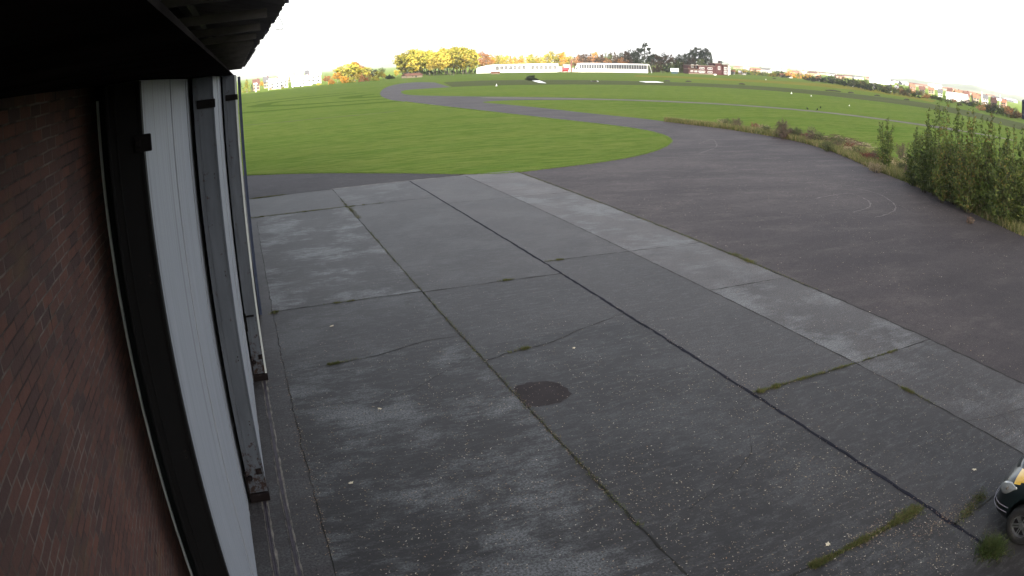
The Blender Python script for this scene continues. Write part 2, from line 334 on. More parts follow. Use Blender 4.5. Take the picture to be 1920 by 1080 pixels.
# ------------------------------------------------------------------ rails let into the slab
steel = plain('rail_steel', (.05, .042, .050), .5, .5, 3, .3); lip = plain('broken_concrete_lip', (.11, .10, .085), .9, .5, 5)
for i, x in enumerate((-.47, -.12)):
    r_ = thing('door_rail', ('steel door rail in the slab beneath the middle leaf, nearest the wall' if i == 0 else 'steel door rail in the slab beneath the farther leaf, outermost groove'), 'rail', (x, 0, .016), 0, 'hangar door rails')
    mb = MB(); mb.box((-.028, -10, -.05), (-.012, 34, .02)); mb.box((.012, -10, -.05), (.028, 34, .02)); mb.box((-.012, -10, -.05), (.012, 34, .004)); mb.build('rail_channel', steel, r_)
    mb = MB(); ribbon(mb, seg((-.045, -10, 0), (-.045, 34, 0), .12), .022, .006, .004, .9); ribbon(mb, seg((.048, -10, 0), (.048, 34, 0), .12), .026, .0065, .005, .9); mb.build('edge_mortar', lip, r_)
# ================================================================== HANGAR
m, t, b = newmat('old_brick'); cx = N(t, 'ShaderNodeTexCoord'); sp = N(t, 'ShaderNodeSeparateXYZ'); cb = N(t, 'ShaderNodeCombineXYZ')
t.links.new(cx.outputs['Object'], sp.inputs[0]); t.links.new(math_(t, 'ADD', sp.outputs[1], sp.outputs[0]), cb.inputs[0]); t.links.new(sp.outputs[2], cb.inputs[1])
wv = N(t, 'ShaderNodeVectorMath', operation='ADD'); nn = N(t, 'ShaderNodeTexNoise'); nn.inputs['Scale'].default_value = 5; t.links.new(cx.outputs['Object'], nn.inputs['Vector'])
ns = N(t, 'ShaderNodeVectorMath', operation='SCALE'); ns.inputs['Scale'].default_value = .014; t.links.new(nn.outputs['Color'], ns.inputs[0])
t.links.new(cb.outputs[0], wv.inputs[0]); t.links.new(ns.outputs[0], wv.inputs[1])
br = N(t, 'ShaderNodeTexBrick'); t.links.new(wv.outputs[0], br.inputs['Vector']); br.inputs['Scale'].default_value = 1; br.inputs['Brick Width'].default_value = .225; br.inputs['Row Height'].default_value = .075
br.inputs['Mortar Size'].default_value = .007; br.inputs['Mortar Smooth'].default_value = .3; br.inputs['Bias'].default_value = -.1
br.inputs['Color1'].default_value = (.098, .044, .034, 1); br.inputs['Color2'].default_value = (.042, .028, .028, 1); t.links.new(mix(t, ramp(t, noise(t, 1.3, 5, .7, objvec(t)), [(.42, 0.0), (.58, 1.0)]), (.028, .020, .018), (.14, .115, .10)), br.inputs['Mortar'])
c = mix(t, ramp(t, noise(t, 1.6, 5, .7, objvec(t)), [(.4, 0.0), (.65, .8)]), br.outputs[0], mix(t, .6, br.outputs[0], (.06, .035, .03)))
c = mix(t, ramp(t, noise(t, 11, 6, .8, objvec(t)), [(.5, 0.0), (.72, .75)]), c, (.045, .03, .028))
c = mix(t, ramp(t, noise(t, 2.5, 3, .6, objvec(t, (1, .3, 1))), [(.62, 0.0), (.75, .35)]), c, (.12, .08, .03))
t.links.new(c, b.inputs['Base Color']); b.inputs['Roughness'].default_value = .9; b.inputs['Specular IOR Level'].default_value = .2
c = mix(t, ramp(t, noise(t, 1.0, 3, .6, objvec(t, (14, 14, 3.0))), [(.66, 0.0), (.72, .9)]), c, (.008, .006, .006))
t.links.new(c, b.inputs['Base Color'])
bump(t, b, math_(t, 'ADD', math_(t, 'MULTIPLY', br.outputs['Fac'], -1.0), noise(t, 22, 6, .8, objvec(t))), 1.0, .02)
brick = m
WX = -1.25; WY = 6.12; FARY = 46.0
hang = thing('brick_hangar', 'long brick hangar with dark sheeted eaves overhanging its white sliding doors', 'hangar', (WX, 0, 0))
ho = lambda mb: mb
def hb(name, mats, boxes, bevel=0.0):
    mb = MB()
    for a, b_ in boxes: mb.box((a[0]-WX, a[1], a[2]), (b_[0]-WX, b_[1], b_[2]))
    return mb.build(name, mats, hang, bevel)
hb('brick_wall', brick, [((-1.6, -34, 0), (WX, WY, 7.199))])
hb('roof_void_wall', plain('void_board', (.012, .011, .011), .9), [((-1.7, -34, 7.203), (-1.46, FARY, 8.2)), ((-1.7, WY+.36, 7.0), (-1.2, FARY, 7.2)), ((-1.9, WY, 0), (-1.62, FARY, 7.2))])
inner_m = plain('dark_interior', (.03, .028, .028), .9)
hb('inner_wall', inner_m, [((-30, -34, 0), (-1.62, -33.7, 7.1)), ((-30, FARY-.3, 0), (-1.62, FARY, 7.1)), ((-30, -33.7, 0), (-29.7, FARY-.3, 7.1))])
hb('far_pier', brick, [((-1.6, 38.5, 0), (-1.3, FARY, 7.2))])
hb('corner_trim', plain('pale_trim', (.30, .34, .36), .6, .2), [((WX-.01, WY+.002, 0), (WX+.022, WY+.03, 6.98))])
hb('door_jamb', plain('jamb_steel', (.005, .0075, .0085), .8, .3, 3, 0, .1), [((-1.6, WY+.034, 0), (WX+.19, WY+.34, 7.0))], .01)
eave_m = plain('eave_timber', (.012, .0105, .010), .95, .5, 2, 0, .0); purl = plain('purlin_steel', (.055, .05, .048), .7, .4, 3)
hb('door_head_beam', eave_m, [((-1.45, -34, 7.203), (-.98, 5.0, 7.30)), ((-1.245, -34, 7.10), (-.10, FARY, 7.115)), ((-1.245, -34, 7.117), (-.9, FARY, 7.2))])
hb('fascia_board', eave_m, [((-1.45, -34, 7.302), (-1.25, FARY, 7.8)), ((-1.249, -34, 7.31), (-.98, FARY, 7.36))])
hb('purlin', purl, [((-.52, -34, 7.70), (-.44, FARY, 7.83))]); hb('purlin', purl, [((-.98, -34, 7.50), (-.80, FARY, 7.70))])
for y in np.arange(1.2, FARY, 1.9): hb('eaves_bracket', purl, [((-1.24, y, 7.55), (.30, y+.07, 7.64))])
# corrugated roof sheets: real waves, slightly uneven lower ends, each about one metre wide
m, t, b = newmat('asbestos_sheet'); v = objvec(t)
c = mix(t, ramp(t, noise(t, 1.2, 5, .7, v), [(.35, 0.0), (.7, 1.0)]), (.085, .080, .076), (.14, .13, .125))
c = mix(t, ramp(t, noise(t, 6, 6, .75, objvec(t, (.3, 2, 1))), [(.48, 0.0), (.75, .8)]), c, (.035, .033, .028))
t.links.new(c, b.inputs['Base Color']); b.inputs['Roughness'].default_value = .9
mb = MB(); y = -34.0; k = 0; SL = math.tan(R(14))
while y < FARY+.4:
    dz = .012*(k % 2); e = rnd.uniform(-.02, .03); wd = 1.04; nseg = 14
    for side in range(2):
        o = len(mb.v)
        for i in range(nseg+1):
            yy = y+wd*i/nseg; wz = .022*math.cos(i/nseg*math.pi*14)
            for j, xx in enumerate((.47+e+rnd.uniform(-.012, .012), -.5, -1.3, -1.9)):
                mb.v.append((xx-WX, yy, 7.70+(.47-xx)*SL+wz+dz+.012*side))
        for i in range(nseg):
            for j in range(3):
                a = o+i*4+j; mb.f.append((a, a+4, a+5, a+1)); mb.mi.append(0)
    y += 1.0; k += 1
mb.build('eaves_sheeting', m, hang)
mb = MB(); ZR = 7.70+2.37*SL
mb.add([(.0-1.9-WX, -34, ZR-.02), (-1.9-WX, FARY, ZR-.02), (-16-WX, FARY, ZR+3.6), (-16-WX, -34, ZR+3.6), (-30.5-WX, -34, 7.2), (-30.5-WX, FARY, 7.2)], [(0, 1, 2, 3), (3, 2, 5, 4)])
o = mb.build('roof', m, hang); sm = o.modifiers.new('thick', 'SOLIDIFY'); sm.thickness = .08
for (y, s) in ((8.6, .10), (43.0, .16)):
    mb = MB()
    p = [Vector((.47-WX, y, 7.70)), Vector((.53-WX, y+s*.4, 7.66)), Vector((.56-WX, y+s*.2, 7.60-s*.3)), Vector((.54-WX, y-s*.3, 7.56-s*.4)), Vector((.45-WX, y-s*.5, 7.58-s*.4))]
    mb.tube(smooth_line(p, .02), .004, 6); mb.build('loose_wire', plain('black_wire', (.02, .02, .03), .6), hang)
mb = MB()
for i in range(46):                                # moss and debris hanging on the lower ends
    y = rnd.uniform(6, 44); s = rnd.uniform(.01, .03); mb.box((.455-WX, y, 7.67-s), (.49-WX, y+s*2.2, 7.70))
tag(mb.build('hanging_moss', plain('black_wire', (.02, .02, .03), .6), hang), kind='stuff')
# doors ------------------------------------------------------------
m, t, b = newmat('white_door_paint'); v = objvec(t); vs = objvec(t, (6, 6, .22))
c = mix(t, ramp(t, noise(t, 2.5, 5, .65, vs), [(.32, 0.0), (.68, 1.0)]), (.145, .155, .175), (.20, .212, .232))
c = mix(t, ramp(t, noise(t, 5.0, 6, .7, vs), [(.57, 0.0), (.72, .6)]), c, (.10, .106, .115))
c = mix(t, ramp(t, noise(t, 9, 4, .7, objvec(t, (1, 1.6, .5))), [(.70, 0.0), (.75, .8)]), c, (.09, .07, .07))
c = mix(t, ramp(t, noise(t, 30, 3, .7, objvec(t, (1, 1, .45))), [(.70, 0.0), (.735, .9)]), c, (.035, .025, .024))
c = mix(t, ramp(t, noise(t, 1.0, 3, .5, objvec(t, (9, 9, .12))), [(.60, 0.0), (.63, .55)]), c, (.09, .095, .105))
t.links.new(c, b.inputs['Base Color']); b.inputs['Roughness'].default_value = .75; b.inputs['Specular IOR Level'].default_value = .25; bump(t, b, noise(t, 3.0, 4, .6, vs), .6, .02); paint = m
def rusty(name, col, rust=(.022, .013, .010), thr=.58):
    m, t, b = newmat(name); v = objvec(t)
    c = mix(t, ramp(t, noise(t, 2.0, 4, .6, objvec(t, (3, 3, .4))), [(.35, 0.0), (.65, 1.0)]), tuple(x*.82 for x in col), tuple(x*1.12 for x in col))
    sz = N(t, 'ShaderNodeSeparateXYZ'); t.links.new(v, sz.inputs[0]); lowz = math_(t, 'MULTIPLY', ramp(t, math_(t, 'MULTIPLY', sz.outputs[2], .5), [(.0, 1.0), (.75, 0.0)]), .17)
    c = mix(t, ramp(t, math_(t, 'ADD', noise(t, 7.5, 7, .78, v), lowz), [(thr+.02, 0.0), (thr+.07, .95)]), c, rust)
    t.links.new(c, b.inputs['Base Color']); b.inputs['Roughness'].default_value = .8; b.inputs['Specular IOR Level'].default_value = .08; return m
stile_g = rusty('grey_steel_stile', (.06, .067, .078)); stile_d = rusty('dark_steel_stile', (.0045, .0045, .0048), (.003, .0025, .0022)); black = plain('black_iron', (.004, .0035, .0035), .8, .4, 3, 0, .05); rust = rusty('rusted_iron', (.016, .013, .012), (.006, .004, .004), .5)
navy = plain('dark_blue_steel', (.018, .026, .05), .6, .3)
def door(x0, x1, y0, y1, stile, label, bx, bz, foot=True, face=paint, ztop=7.085, brk=True):
    d = thing('sliding_door', label, 'hangar door', ((x0+x1)/2, y0, 0), 0, 'sliding hangar doors'); X0, X1 = x0-(x0+x1)/2, (x1-x0)/2; Ln = y1-y0
    mb = MB()
    mb.box((X0+.02, .09, .08), (X1-.012, Ln, ztop))
    for yy in np.arange(2.6, Ln-.1, 2.4): mb.box((X1-.012, yy, .08), (X1+.0, yy+.012, ztop))
    mb.build('door_panel', face, d)
    mb = MB()                                        # open steel channel that ends the leaf, its web towards us
    mb.box((X0, .012, .10), (X1, .028, ztop-.004)); mb.box((X0, 0, .10), (X0+.022, .10, ztop-.006)); mb.box((X1-.022, .0, .10), (X1+.004, .10, ztop-.006)); mb.box((X0+.07, .004, .12), (X0+.084, .012, ztop-.01))
    mb.build('end_stile', stile, d, .004)
    if x0 > -.4 and brk:
        mb = MB(); mb.box((X1-.034, -.016, .16), (X1+.010, .0, ztop-.01)); mb.build('edge_strip', plain('edge_white', (.33, .35, .34), .7, .15), d)
        mb = MB(); mb.box((X0+.0, -.07, 1.64), (X1-.10, -.04, 1.68)); mb.box((X0-.02, -.06, 1.3), (X0+.02, .02, 1.72)); mb.build('handle', black, d, .004)
    if brk:
        mb = MB(); mb.box((X1-.07 if bx > .05 else X0+.05, -.02, bz-.065), (X1+bx, .0, bz+.065)); mb.box((X1-.06, -.045, bz-.03), (X1-.01, -.02, bz+.03)); mb.build('guide_bracket', black, d, .012)
        mb = MB()
        for zz in (5.6, 4.1, 2.7, 1.55): 
            for q in (-.03, .03): mb.tube([(X1-.07, -.006, zz+q), (X1-.07, .014, zz+q)], .009, 8)
        mb.build('bolts', rust, d)
    if foot:
        mb = MB(); mb.box((X0-.02, -.05, .03), (X1+.02, .16, .20)); mb.box((X0-.035, -.035, .03), (X0-.0, .14, .62)); mb.tube([(X0+.05, -.06, .52), (X0+.05, .01, .52)], .05, 12)
        mb.box((X1-.13, -.018, .56), (X1-.03, .006, .68)); mb.build('wheel_box', rust, d, .012)
        mb = MB(); mb.tube([(0-.035, .05, .05), (.035, .05, .05)], .055, 20); mb.build('wheel', steel, d)
    return d
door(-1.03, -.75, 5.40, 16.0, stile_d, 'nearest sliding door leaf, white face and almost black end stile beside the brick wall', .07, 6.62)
door(-.69, -.38, 10.9, 21.2, stile_g, 'middle sliding door leaf, grey steel end with rusty foot closest to the camera', .025, 6.68)
door(-.34, -.035, 16.1, 26.8, stile_g, 'farther sliding door leaf, grey steel end with a thin white edge strip beside the lawn', .02, 6.60)
door(.0, .075, 20.7, 27.5, navy, 'dark blue door edge showing behind the farther white leaf, nearest the grass', .0, 6.6, False, navy, 7.05, False)
hb('closed_door_panel', paint, [((-1.1, 27.2, .05), (-.8, 38.4, 7.08))])
# ================================================================== CAR
def car_section(ws, zs): return list(zip(ws, zs))
CARL = G(1908, 1000, .1)
car = thing('parked_car', 'small dark green hatchback with yellow bonnet panel and alloy wheels parked on the apron', 'car', (11.13, 4.70, 0.02), R(10)); car.scale = (1.16, 1.16, 1.16)
m, t, b = newmat('car_paint'); b.inputs['Base Color'].default_value = (.003, .007, .008, 1); b.inputs['Roughness'].default_value = .3; b.inputs['Coat Weight'].default_value = .35; b.inputs['Coat Roughness'].default_value = .05; cpaint = m
m, t, b = newmat('car_yellow'); b.inputs['Base Color'].default_value = (.55, .34, .05, 1); b.inputs['Roughness'].default_value = .25; b.inputs['Coat Weight'].default_value = .6; cyel = m
m, t, b = newmat('car_glass'); b.inputs['Base Color'].default_value = (.01, .012, .014, 1); b.inputs['Roughness'].default_value = .05; cglass = m
m, t, b = newmat('lamp_glass'); b.inputs['Base Color'].default_value = (.33, .34, .33, 1); b.inputs['Roughness'].default_value = .2; b.inputs['Metallic'].default_value = .5; clamp_ = m
tyre_m = plain('tyre_rubber', (.012, .012, .012), .85, .2); alloy = plain('alloy', (.30, .31, .32), .3, .1, 3, .85); plastic = plain('black_plastic', (.012, .011, .013), .55, .2)
# local: +y is the nose (y=0), body runs to y=-3.75, x across (+-.82)
ST = [  # y, half width low, half width mid, half width top, z low, z mid, z top
 (0.0, .42, .46, .34, .26, .46, .58), (-.06, .60, .64, .50, .22, .48, .64), (-.18, .72, .76, .62, .20, .52, .74), (-.40, .78, .81, .68, .19, .56, .83), (-.75, .80, .83, .70, .18, .60, .91),
 (-1.15, .80, .835, .71, .18, .62, .97), (-2.0, .80, .84, .73, .18, .64, .98), (-3.0, .79, .83, .72, .20, .66, .99), (-3.55, .74, .78, .66, .24, .66, .97), (-3.72, .60, .66, .55, .30, .62, .88)]
def loft(stations, profile, closed_ends=True):
    mb = MB(); rows = []
    for s in stations:
        pr = profile(s); rows.append(len(mb.v)); mb.v += [(x, s[0], z) for x, z in pr]; n = len(pr)
    for i in range(len(rows)-1):
        for j in range(n):
            mb.f.append((rows[i]+j, rows[i]+(j+1) % n, rows[i+1]+(j+1) % n, rows[i+1]+j)); mb.mi.append(0)
    mb.f.append(tuple(rows[0]+j for j in range(n))); mb.mi.append(0); mb.f.append(tuple(rows[-1]+j for j in range(n))[::-1]); mb.mi.append(0)
    return mb
def prof(s):
    y, a, b_, c_, z0, z1, z2 = s
    h = [(a*.6, z0), (a, z0+.03), (b_, z1-.12), (b_, z1+.03), (b_*.985, z1+.12 if z1+.12 < z2 else (z1+z2)/2), (c_+.04, z2-.03), (c_, z2), (c_*.5, z2+.035)]
    return h+[(-x, z) for x, z in reversed(h)]
body = loft(ST, prof).build('body', cpaint, car, 0, True); sb = body.modifiers.new('sub', 'SUBSURF'); sb.levels = sb.render_levels = 2
# wheel arches cut from the body
cut = MB()
for yy in (-.72, -3.05): cut.tube([(-.95, yy, .30), (-.60, yy, .30)], .335, 28); cut.tube([(.60, yy, .30), (.95, yy, .30)], .335, 28)
co_ = cut.build('arch_cutter', plastic, car); co_.hide_render = True; co_.hide_viewport = False
bo = body.modifiers.new('cut', 'BOOLEAN'); bo.operation = 'DIFFERENCE'; bo.object = co_; bo.solver = 'EXACT'
bpy.context.view_layer.update(); dg = bpy.context.evaluated_depsgraph_get()
me2 = bpy.data.meshes.new_from_object(body.evaluated_get(dg)); body.modifiers.clear(); body.data = me2
me2.polygons.foreach_set('use_smooth', [True]*len(me2.polygons)); me2.materials.append(cyel)
for p_ in me2.polygons:
    if p_.center.y < -.30 and p_.center.z > .70 and p_.normal.z > .55: p_.material_index = len(me2.materials)-1
me2.update(); bpy.data.objects.remove(co_, do_unlink=True)
GH = [(-.98, .66, .60, .52, .92, .95, .96), (-1.35, .70, .64, .55, .94, 1.15, 1.20), (-1.75, .71, .63, .55, .94, 1.36, 1.42), (-2.4, .71, .62, .55, .94, 1.40, 1.48), (-3.1, .70, .60, .52, .94, 1.36, 1.44), (-3.6, .66, .60, .50, .92, 1.0, 1.02)]
def prof2(s):
    y, a, b_, c_, z0, z1, z2 = s; h = [(a, z0), (b_, z1), (c_, z2-.01), (c_*.5, z2+.01)]; return h+[(-x, z) for x, z in reversed(h)]
gh = loft(GH, prof2).build('windows', cglass, car, 0, True); sb = gh.modifiers.new('sub', 'SUBSURF'); sb.levels = sb.render_levels = 2
rf = loft([(-1.80, .47, .45, .43, 1.33, 1.345, 1.36), (-2.4, .50, .48, .46, 1.40, 1.415, 1.435), (-3.05, .47, .45, .43, 1.35, 1.365, 1.38)], prof2).build('roof', cpaint, car, .01, True)
# bonnet skin lies 6 mm proud of the body, edges show the shut line
def bonnet(x0, x1, name, mat, r0, r1):
    mb = MB(); ys = [-.12, -.28, -.42, -.65, -.9, -1.1]; zs = [.728, .815, .868, .925, .972, 1.0]; hw = [.43, .54, .60, .64, .655, .66]; n = 10
    ys, zs, hw = ys[r0:r1], zs[r0:r1], hw[r0:r1]
    for i, y in enumerate(ys):
        for k in range(n+1):
            u = x0+(x1-x0)*k/n; x = u*hw[i]; mb.v.append((x, y+.10*(abs(u)**2.5)*-1, zs[i]+.035*(1-u*u)+.006))
    for i in range(len(ys)-1):
        for k in range(n): a = i*(n+1)+k; mb.f.append((a, a+1, a+n+2, a+n+1)); mb.mi.append(0)
    o = mb.build(name, mat, car, 0, True); so = o.modifiers.new('t', 'SOLIDIFY'); so.thickness = .012; so.offset = -1; return o
bonnet(-1, 1, 'bonnet', cpaint, 0, 2); bonnet(-1, 1, 'bonnet_panel', cyel, 1, 6)
def lamp(sx):
    mb = MB(); nU, nV = 8, 6; rows = []
    for i in range(nU+1):
        for j in range(nV+1):
            u, v_ = i/nU, j/nV
            y = -.075-.33*u; xw = np.interp(-y, [0, .06, .18, .40, .75], [.47, .62, .735, .80, .83])+.012
            zc = .585+.05*u; hh = (.040+.036*math.sin(math.pi*min(1, .15+u*.9)))*(1.0-.75*max(0, u-.6)/.4)*min(1, .35+u*4)
            z = zc+hh*(v_*2-1)+.06*u; inn = max(0, z-(.60+.06*u))*.55
            mb.v.append((sx*(xw-inn), y+.02, z))
    for i in range(nU):
        for j in range(nV): a = i*(nV+1)+j; mb.f.append((a, a+1, a+nV+2, a+nV+1)); mb.mi.append(0)
    o = mb.build('headlight', clamp_, car, 0, True); so = o.modifiers.new('t', 'SOLIDIFY'); so.thickness = .03; so.offset = -1
    mb = MB(); mb.tube([(sx*.745, -.22, .645), (sx*.80, -.215, .645)], .016, 12); mb.build('lamp_bulb', plain('dark_reflector', (.08, .07, .06), .3), o)
lamp(-1); lamp(1)
mb = MB()
for z in (.36, .42):
    mb.tube(smooth_line([Vector((-.84, -.36, z+.02)), Vector((-.775, -.17, z)), Vector((-.655, -.045, z)), Vector((-.47, .018, z)), (0, .03, z), Vector((.47, .018, z)), Vector((.655, -.045, z)), Vector((.775, -.17, z)), Vector((.84, -.36, z+.02))], .05), .006, 6)
mb.build('bumper_trim', plain('trim_grey', (.16, .15, .17), .4), car)
mb = MB(); mb.box((-.40, -.02, .24), (.40, .035, .33)); mb.build('grille', plastic, car, .01)
for yy in (-.72, -3.05):
    for sx in (-1, 1):
        wh = bpy.data.objects.new('wheel', None); COL.objects.link(wh); wh.parent = car; wh.location = (sx*.745, yy, .30); wh.rotation_euler = (0, 0, 0)
        mb = MB(); pr = [(.09, .185), (.10, .22), (.10, .285), (.075, .30), (-.075, .30), (-.10, .285), (-.10, .22), (-.09, .185)]; nn_ = 40
        for k in range(nn_):
            a = 2*math.pi*k/nn_; mb.v += [(x, r_*math.cos(a), r_*math.sin(a)) for x, r_ in pr]
        for k in range(nn_):
            for j in range(8): mb.f.append((k*8+j, k*8+(j+1) % 8, ((k+1) % nn_)*8+(j+1) % 8, ((k+1) % nn_)*8+j)); mb.mi.append(0)
        mb.build('tyre', tyre_m, wh, 0, True)
        mb = MB(); mb.tube([(sx*.02, 0, 0), (sx*.035, 0, 0)], .175, 32, 1)
        pr = [(.085, .17), (.085, .192), (.02, .192), (.02, .17)]; o0 = len(mb.v)
        for k in range(nn_):
            a = 2*math.pi*k/nn_; mb.v += [(sx*x, r_*math.cos(a), r_*math.sin(a)) for x, r_ in pr]
        for k in range(nn_):
            for j in range(4): mb.f.append((o0+k*4+j, o0+k*4+(j+1) % 4, o0+((k+1) % nn_)*4+(j+1) % 4, o0+((k+1) % nn_)*4+j)); mb.mi.append(0)
        for k in range(6):
            a = 2*math.pi*k/6+.2; M_ = Matrix.Rotation(a, 4, 'X')
            for off in (-.018, .018): mb.box((sx*.055-.012, off-.009, .03), (sx*.055+.018, off+.009, .178), 0, M_)
        mb.tube([(sx*.04, 0, 0), (sx*.082, 0, 0)], .045, 16, 0)
        mb.build('rim', [alloy, plastic], wh)
for o in car.children_recursive:                    # tall-nosed body above the sills
    if o.type == 'MESH' and o.parent.name.startswith(('parked_car', 'headlight')):
        for v_ in o.data.vertices:
            if v_.co.z > .25: v_.co.z = .25+(v_.co.z-.25)*1.26
        o.data.update()
# ================================================================== FOLIAGE KIT
def crown_points(kind, n, r):
    P = []
    if kind == 'round':
        nc = 46; d = r.normal(size=(nc, 3)); d /= np.linalg.norm(d, axis=1)[:, None]
        C = d*(r.random((nc, 1))**.35)*np.array([.33, .33, .36])+np.array([0, 0, .60]); C[:, 2] = np.clip(C[:, 2], .26, .97)
        rad = .055+.06*r.random(nc)
    elif kind == 'tall':
        nc = 50; z = .22+.76*r.random(nc)**.9; rr = (.20*np.sin(np.clip((z-.12)/.9, 0, 1)*math.pi)**.6)*r.random(nc)**.4; a = r.random(nc)*6.28
        C = np.stack([rr*np.cos(a), rr*np.sin(a), z], 1); rad = .045+.05*r.random(nc)
    elif kind == 'cone':
        nc = 56; z = .08+.92*r.random(nc)**1.15; rr = (.21*(1.02-z))*r.random(nc)**.3; a = r.random(nc)*6.28
        C = np.stack([rr*np.cos(a), rr*np.sin(a), z], 1); rad = .02+.05*(1.05-z)
    elif kind == 'poplar':
        nc = 44; z = .08+.90*r.random(nc); rr = .11*np.sin(np.clip(z, 0.05, .98)*math.pi)**.5*r.random(nc)**.4; a = r.random(nc)*6.28
        C = np.stack([rr*np.cos(a), rr*np.sin(a), z], 1); rad = .03+.03*r.random(nc)
    elif kind == 'open':                              # ragged old tree, gaps between limbs
        nc = 30; d = r.normal(size=(nc, 3)); d /= np.linalg.norm(d, axis=1)[:, None]
        C = d*(.55+.45*r.random((nc, 1)))*np.array([.30, .30, .40])+np.array([0, 0, .58]); C[:, 2] = np.clip(C[:, 2], .18, 1); rad = .04+.05*r.random(nc)
    elif kind == 'bush':
        nc = 40; d = r.normal(size=(nc, 3)); d[:, 2] = abs(d[:, 2]); d /= np.linalg.norm(d, axis=1)[:, None]
        C = d*(r.random((nc, 1))**.4)*np.array([.55, .55, .80])+np.array([0, 0, .06]); rad = .07+.09*r.random(nc)
    k = r.integers(0, nc, n); q = r.normal(size=(n, 3)); q /= np.linalg.norm(q, axis=1)[:, None]
    P = C[k]+q*rad[k][:, None]*(r.random((n, 1))**.35)
    P[:, 2] = np.clip(P[:, 2], .015, None)
    return P, C
PROTO = {}
def proto(kind, i, leaves, size):
    key = (kind, i, leaves)
    if key in PROTO: return PROTO[key]
    r = np.random.default_rng(hash(kind) % 1000*0+sum(map(ord, kind))*10+i); P, C = crown_points(kind, leaves, r)
    V = leaf_shapes(P, size, r, .8); n, k = V.shape[:2]
    me = bpy.data.meshes.new('crown'); me.vertices.add(n*k); me.vertices.foreach_set('co', V.reshape(-1).astype(np.float32)); me.loops.add(n*k); me.loops.foreach_set('vertex_index', np.arange(n*k, dtype=np.int32))
    me.polygons.add(n); me.polygons.foreach_set('loop_start', np.arange(0, n*k, k, dtype=np.int32)); me.materials.append(None); me.update(calc_edges=True); me.validate()
    mb = MB(); th = {'round': .5, 'tall': .6, 'cone': .95, 'poplar': .8, 'open': .6, 'bush': .3}[kind]
    rt = .012 if kind != 'bush' else .02
    mb.tube([(0, 0, -.01), (.004, .003, th*.4), (-.004, .0, th)], [rt*1.5, rt, rt*.45], 7)
    for c_ in C[:14 if kind in ('round', 'open', 'tall') else 6]:
        z0 = min(th*.95, max(.1, c_[2]*.6)); mb.tube([(0, 0, z0), (c_[0]*.5, c_[1]*.5, (z0+c_[2])/2), tuple(c_)], [rt*.5, rt*.35, rt*.12], 5)
    tr = bpy.data.meshes.new('trunk'); tr.from_pydata(mb.v, [], mb.f); tr.materials.append(None); tr.update()
    PROTO[key] = (me, tr); return PROTO[key]
bark = plain('bark', (.10, .085, .065), .9, .4, .5); bark_d = plain('dark_bark', (.045, .038, .03), .9, .3, .5)
LEAF = {
 'gold': leafmat('leaves_gold', [(.40, .31, .05), (.46, .36, .06), (.13, .12, .02), (.52, .37, .07), (.22, .20, .03)], .2),
 'ygreen': leafmat('leaves_yellow_green', [(.24, .23, .03), (.33, .30, .04), (.08, .09, .018), (.40, .32, .05), (.14, .15, .02)], .2),
 'orange': leafmat('leaves_orange', [(.48, .22, .03), (.36, .20, .025), (.52, .28, .04), (.14, .09, .02)], .2),
 'russet': leafmat('leaves_russet', [(.30, .13, .06), (.22, .10, .045), (.34, .17, .07), (.16, .10, .04)], .3),
 'brown': leafmat('leaves_brown', [(.055, .032, .018), (.04, .026, .016), (.07, .04, .02), (.03, .025, .012)]),
 'dark': leafmat('leaves_dark', [(.017, .026, .012), (.024, .034, .014), (.014, .020, .010), (.03, .04, .016)]),
 'mid': leafmat('leaves_mid', [(.05, .07, .018), (.065, .085, .02), (.04, .055, .016), (.085, .09, .025)]),
 'blue': leafmat('leaves_blue_green', [(.03, .05, .04), (.04, .06, .045), (.025, .04, .035)]),
 'pale': leafmat('leaves_pale', [(.10, .13, .05), (.13, .16, .06), (.08, .11, .04)]),
}
def tree(kind, col, p, h, wid=1.0, label='', group=None, name='tree', leaves=900, size=None, cat='tree', i=None, tr_mat=None):
    size = size or {'round': .05, 'tall': .045, 'cone': .035, 'poplar': .035, 'open': .042, 'bush': .09}[kind]
    me, tr = proto(kind, rnd.randrange(3) if i is None else i, leaves, size)
    e = thing(name, label, cat, (p.x, p.y, 0), rnd.uniform(0, 6.28), group)
    e.scale = (h*wid, h*wid*rnd.uniform(.9, 1.1), h)
    for nm, dat, mt in (('crown', me, LEAF[col]), ('trunk', tr, tr_mat or bark)):
        o = bpy.data.objects.new(nm, dat); COL.objects.link(o); o.parent = e; o.material_slots[0].link = 'OBJECT'; o.material_slots[0].material = mt
    return e
ORD = ['leftmost', 'second', 'third', 'fourth', 'fifth', 'sixth', 'seventh', 'eighth', 'ninth', 'tenth', 'eleventh', 'twelfth', 'thirteenth', 'fourteenth', 'fifteenth', 'sixteenth', 'seventeenth', 'eighteenth', 'nineteenth', 'twentieth', 'twenty-first', 'twenty-second', 'twenty-third', 'twenty-fourth', 'twenty-fifth', 'twenty-sixth', 'twenty-seventh', 'twenty-eighth', 'twenty-ninth', 'thirtieth', 'thirty-first', 'thirty-second', 'thirty-third', 'thirty-fourth', 'thirty-fifth', 'thirty-sixth', 'thirty-seventh', 'thirty-eighth', 'thirty-ninth', 'fortieth']
def nth(i): return ORD[0] if i == 0 else ORD[i]+' from the left'
CW = {'gold': 'golden yellow', 'ygreen': 'yellow green', 'orange': 'orange', 'russet': 'russet red', 'brown': 'dull brown', 'dark': 'dark green', 'mid': 'mid green', 'blue': 'blue green', 'pale': 'pale green'}
KW = {'round': 'round-headed tree', 'tall': 'tall broadleaf tree', 'cone': 'pointed conifer', 'poplar': 'slim poplar', 'open': 'ragged tree', 'bush': 'bush'}
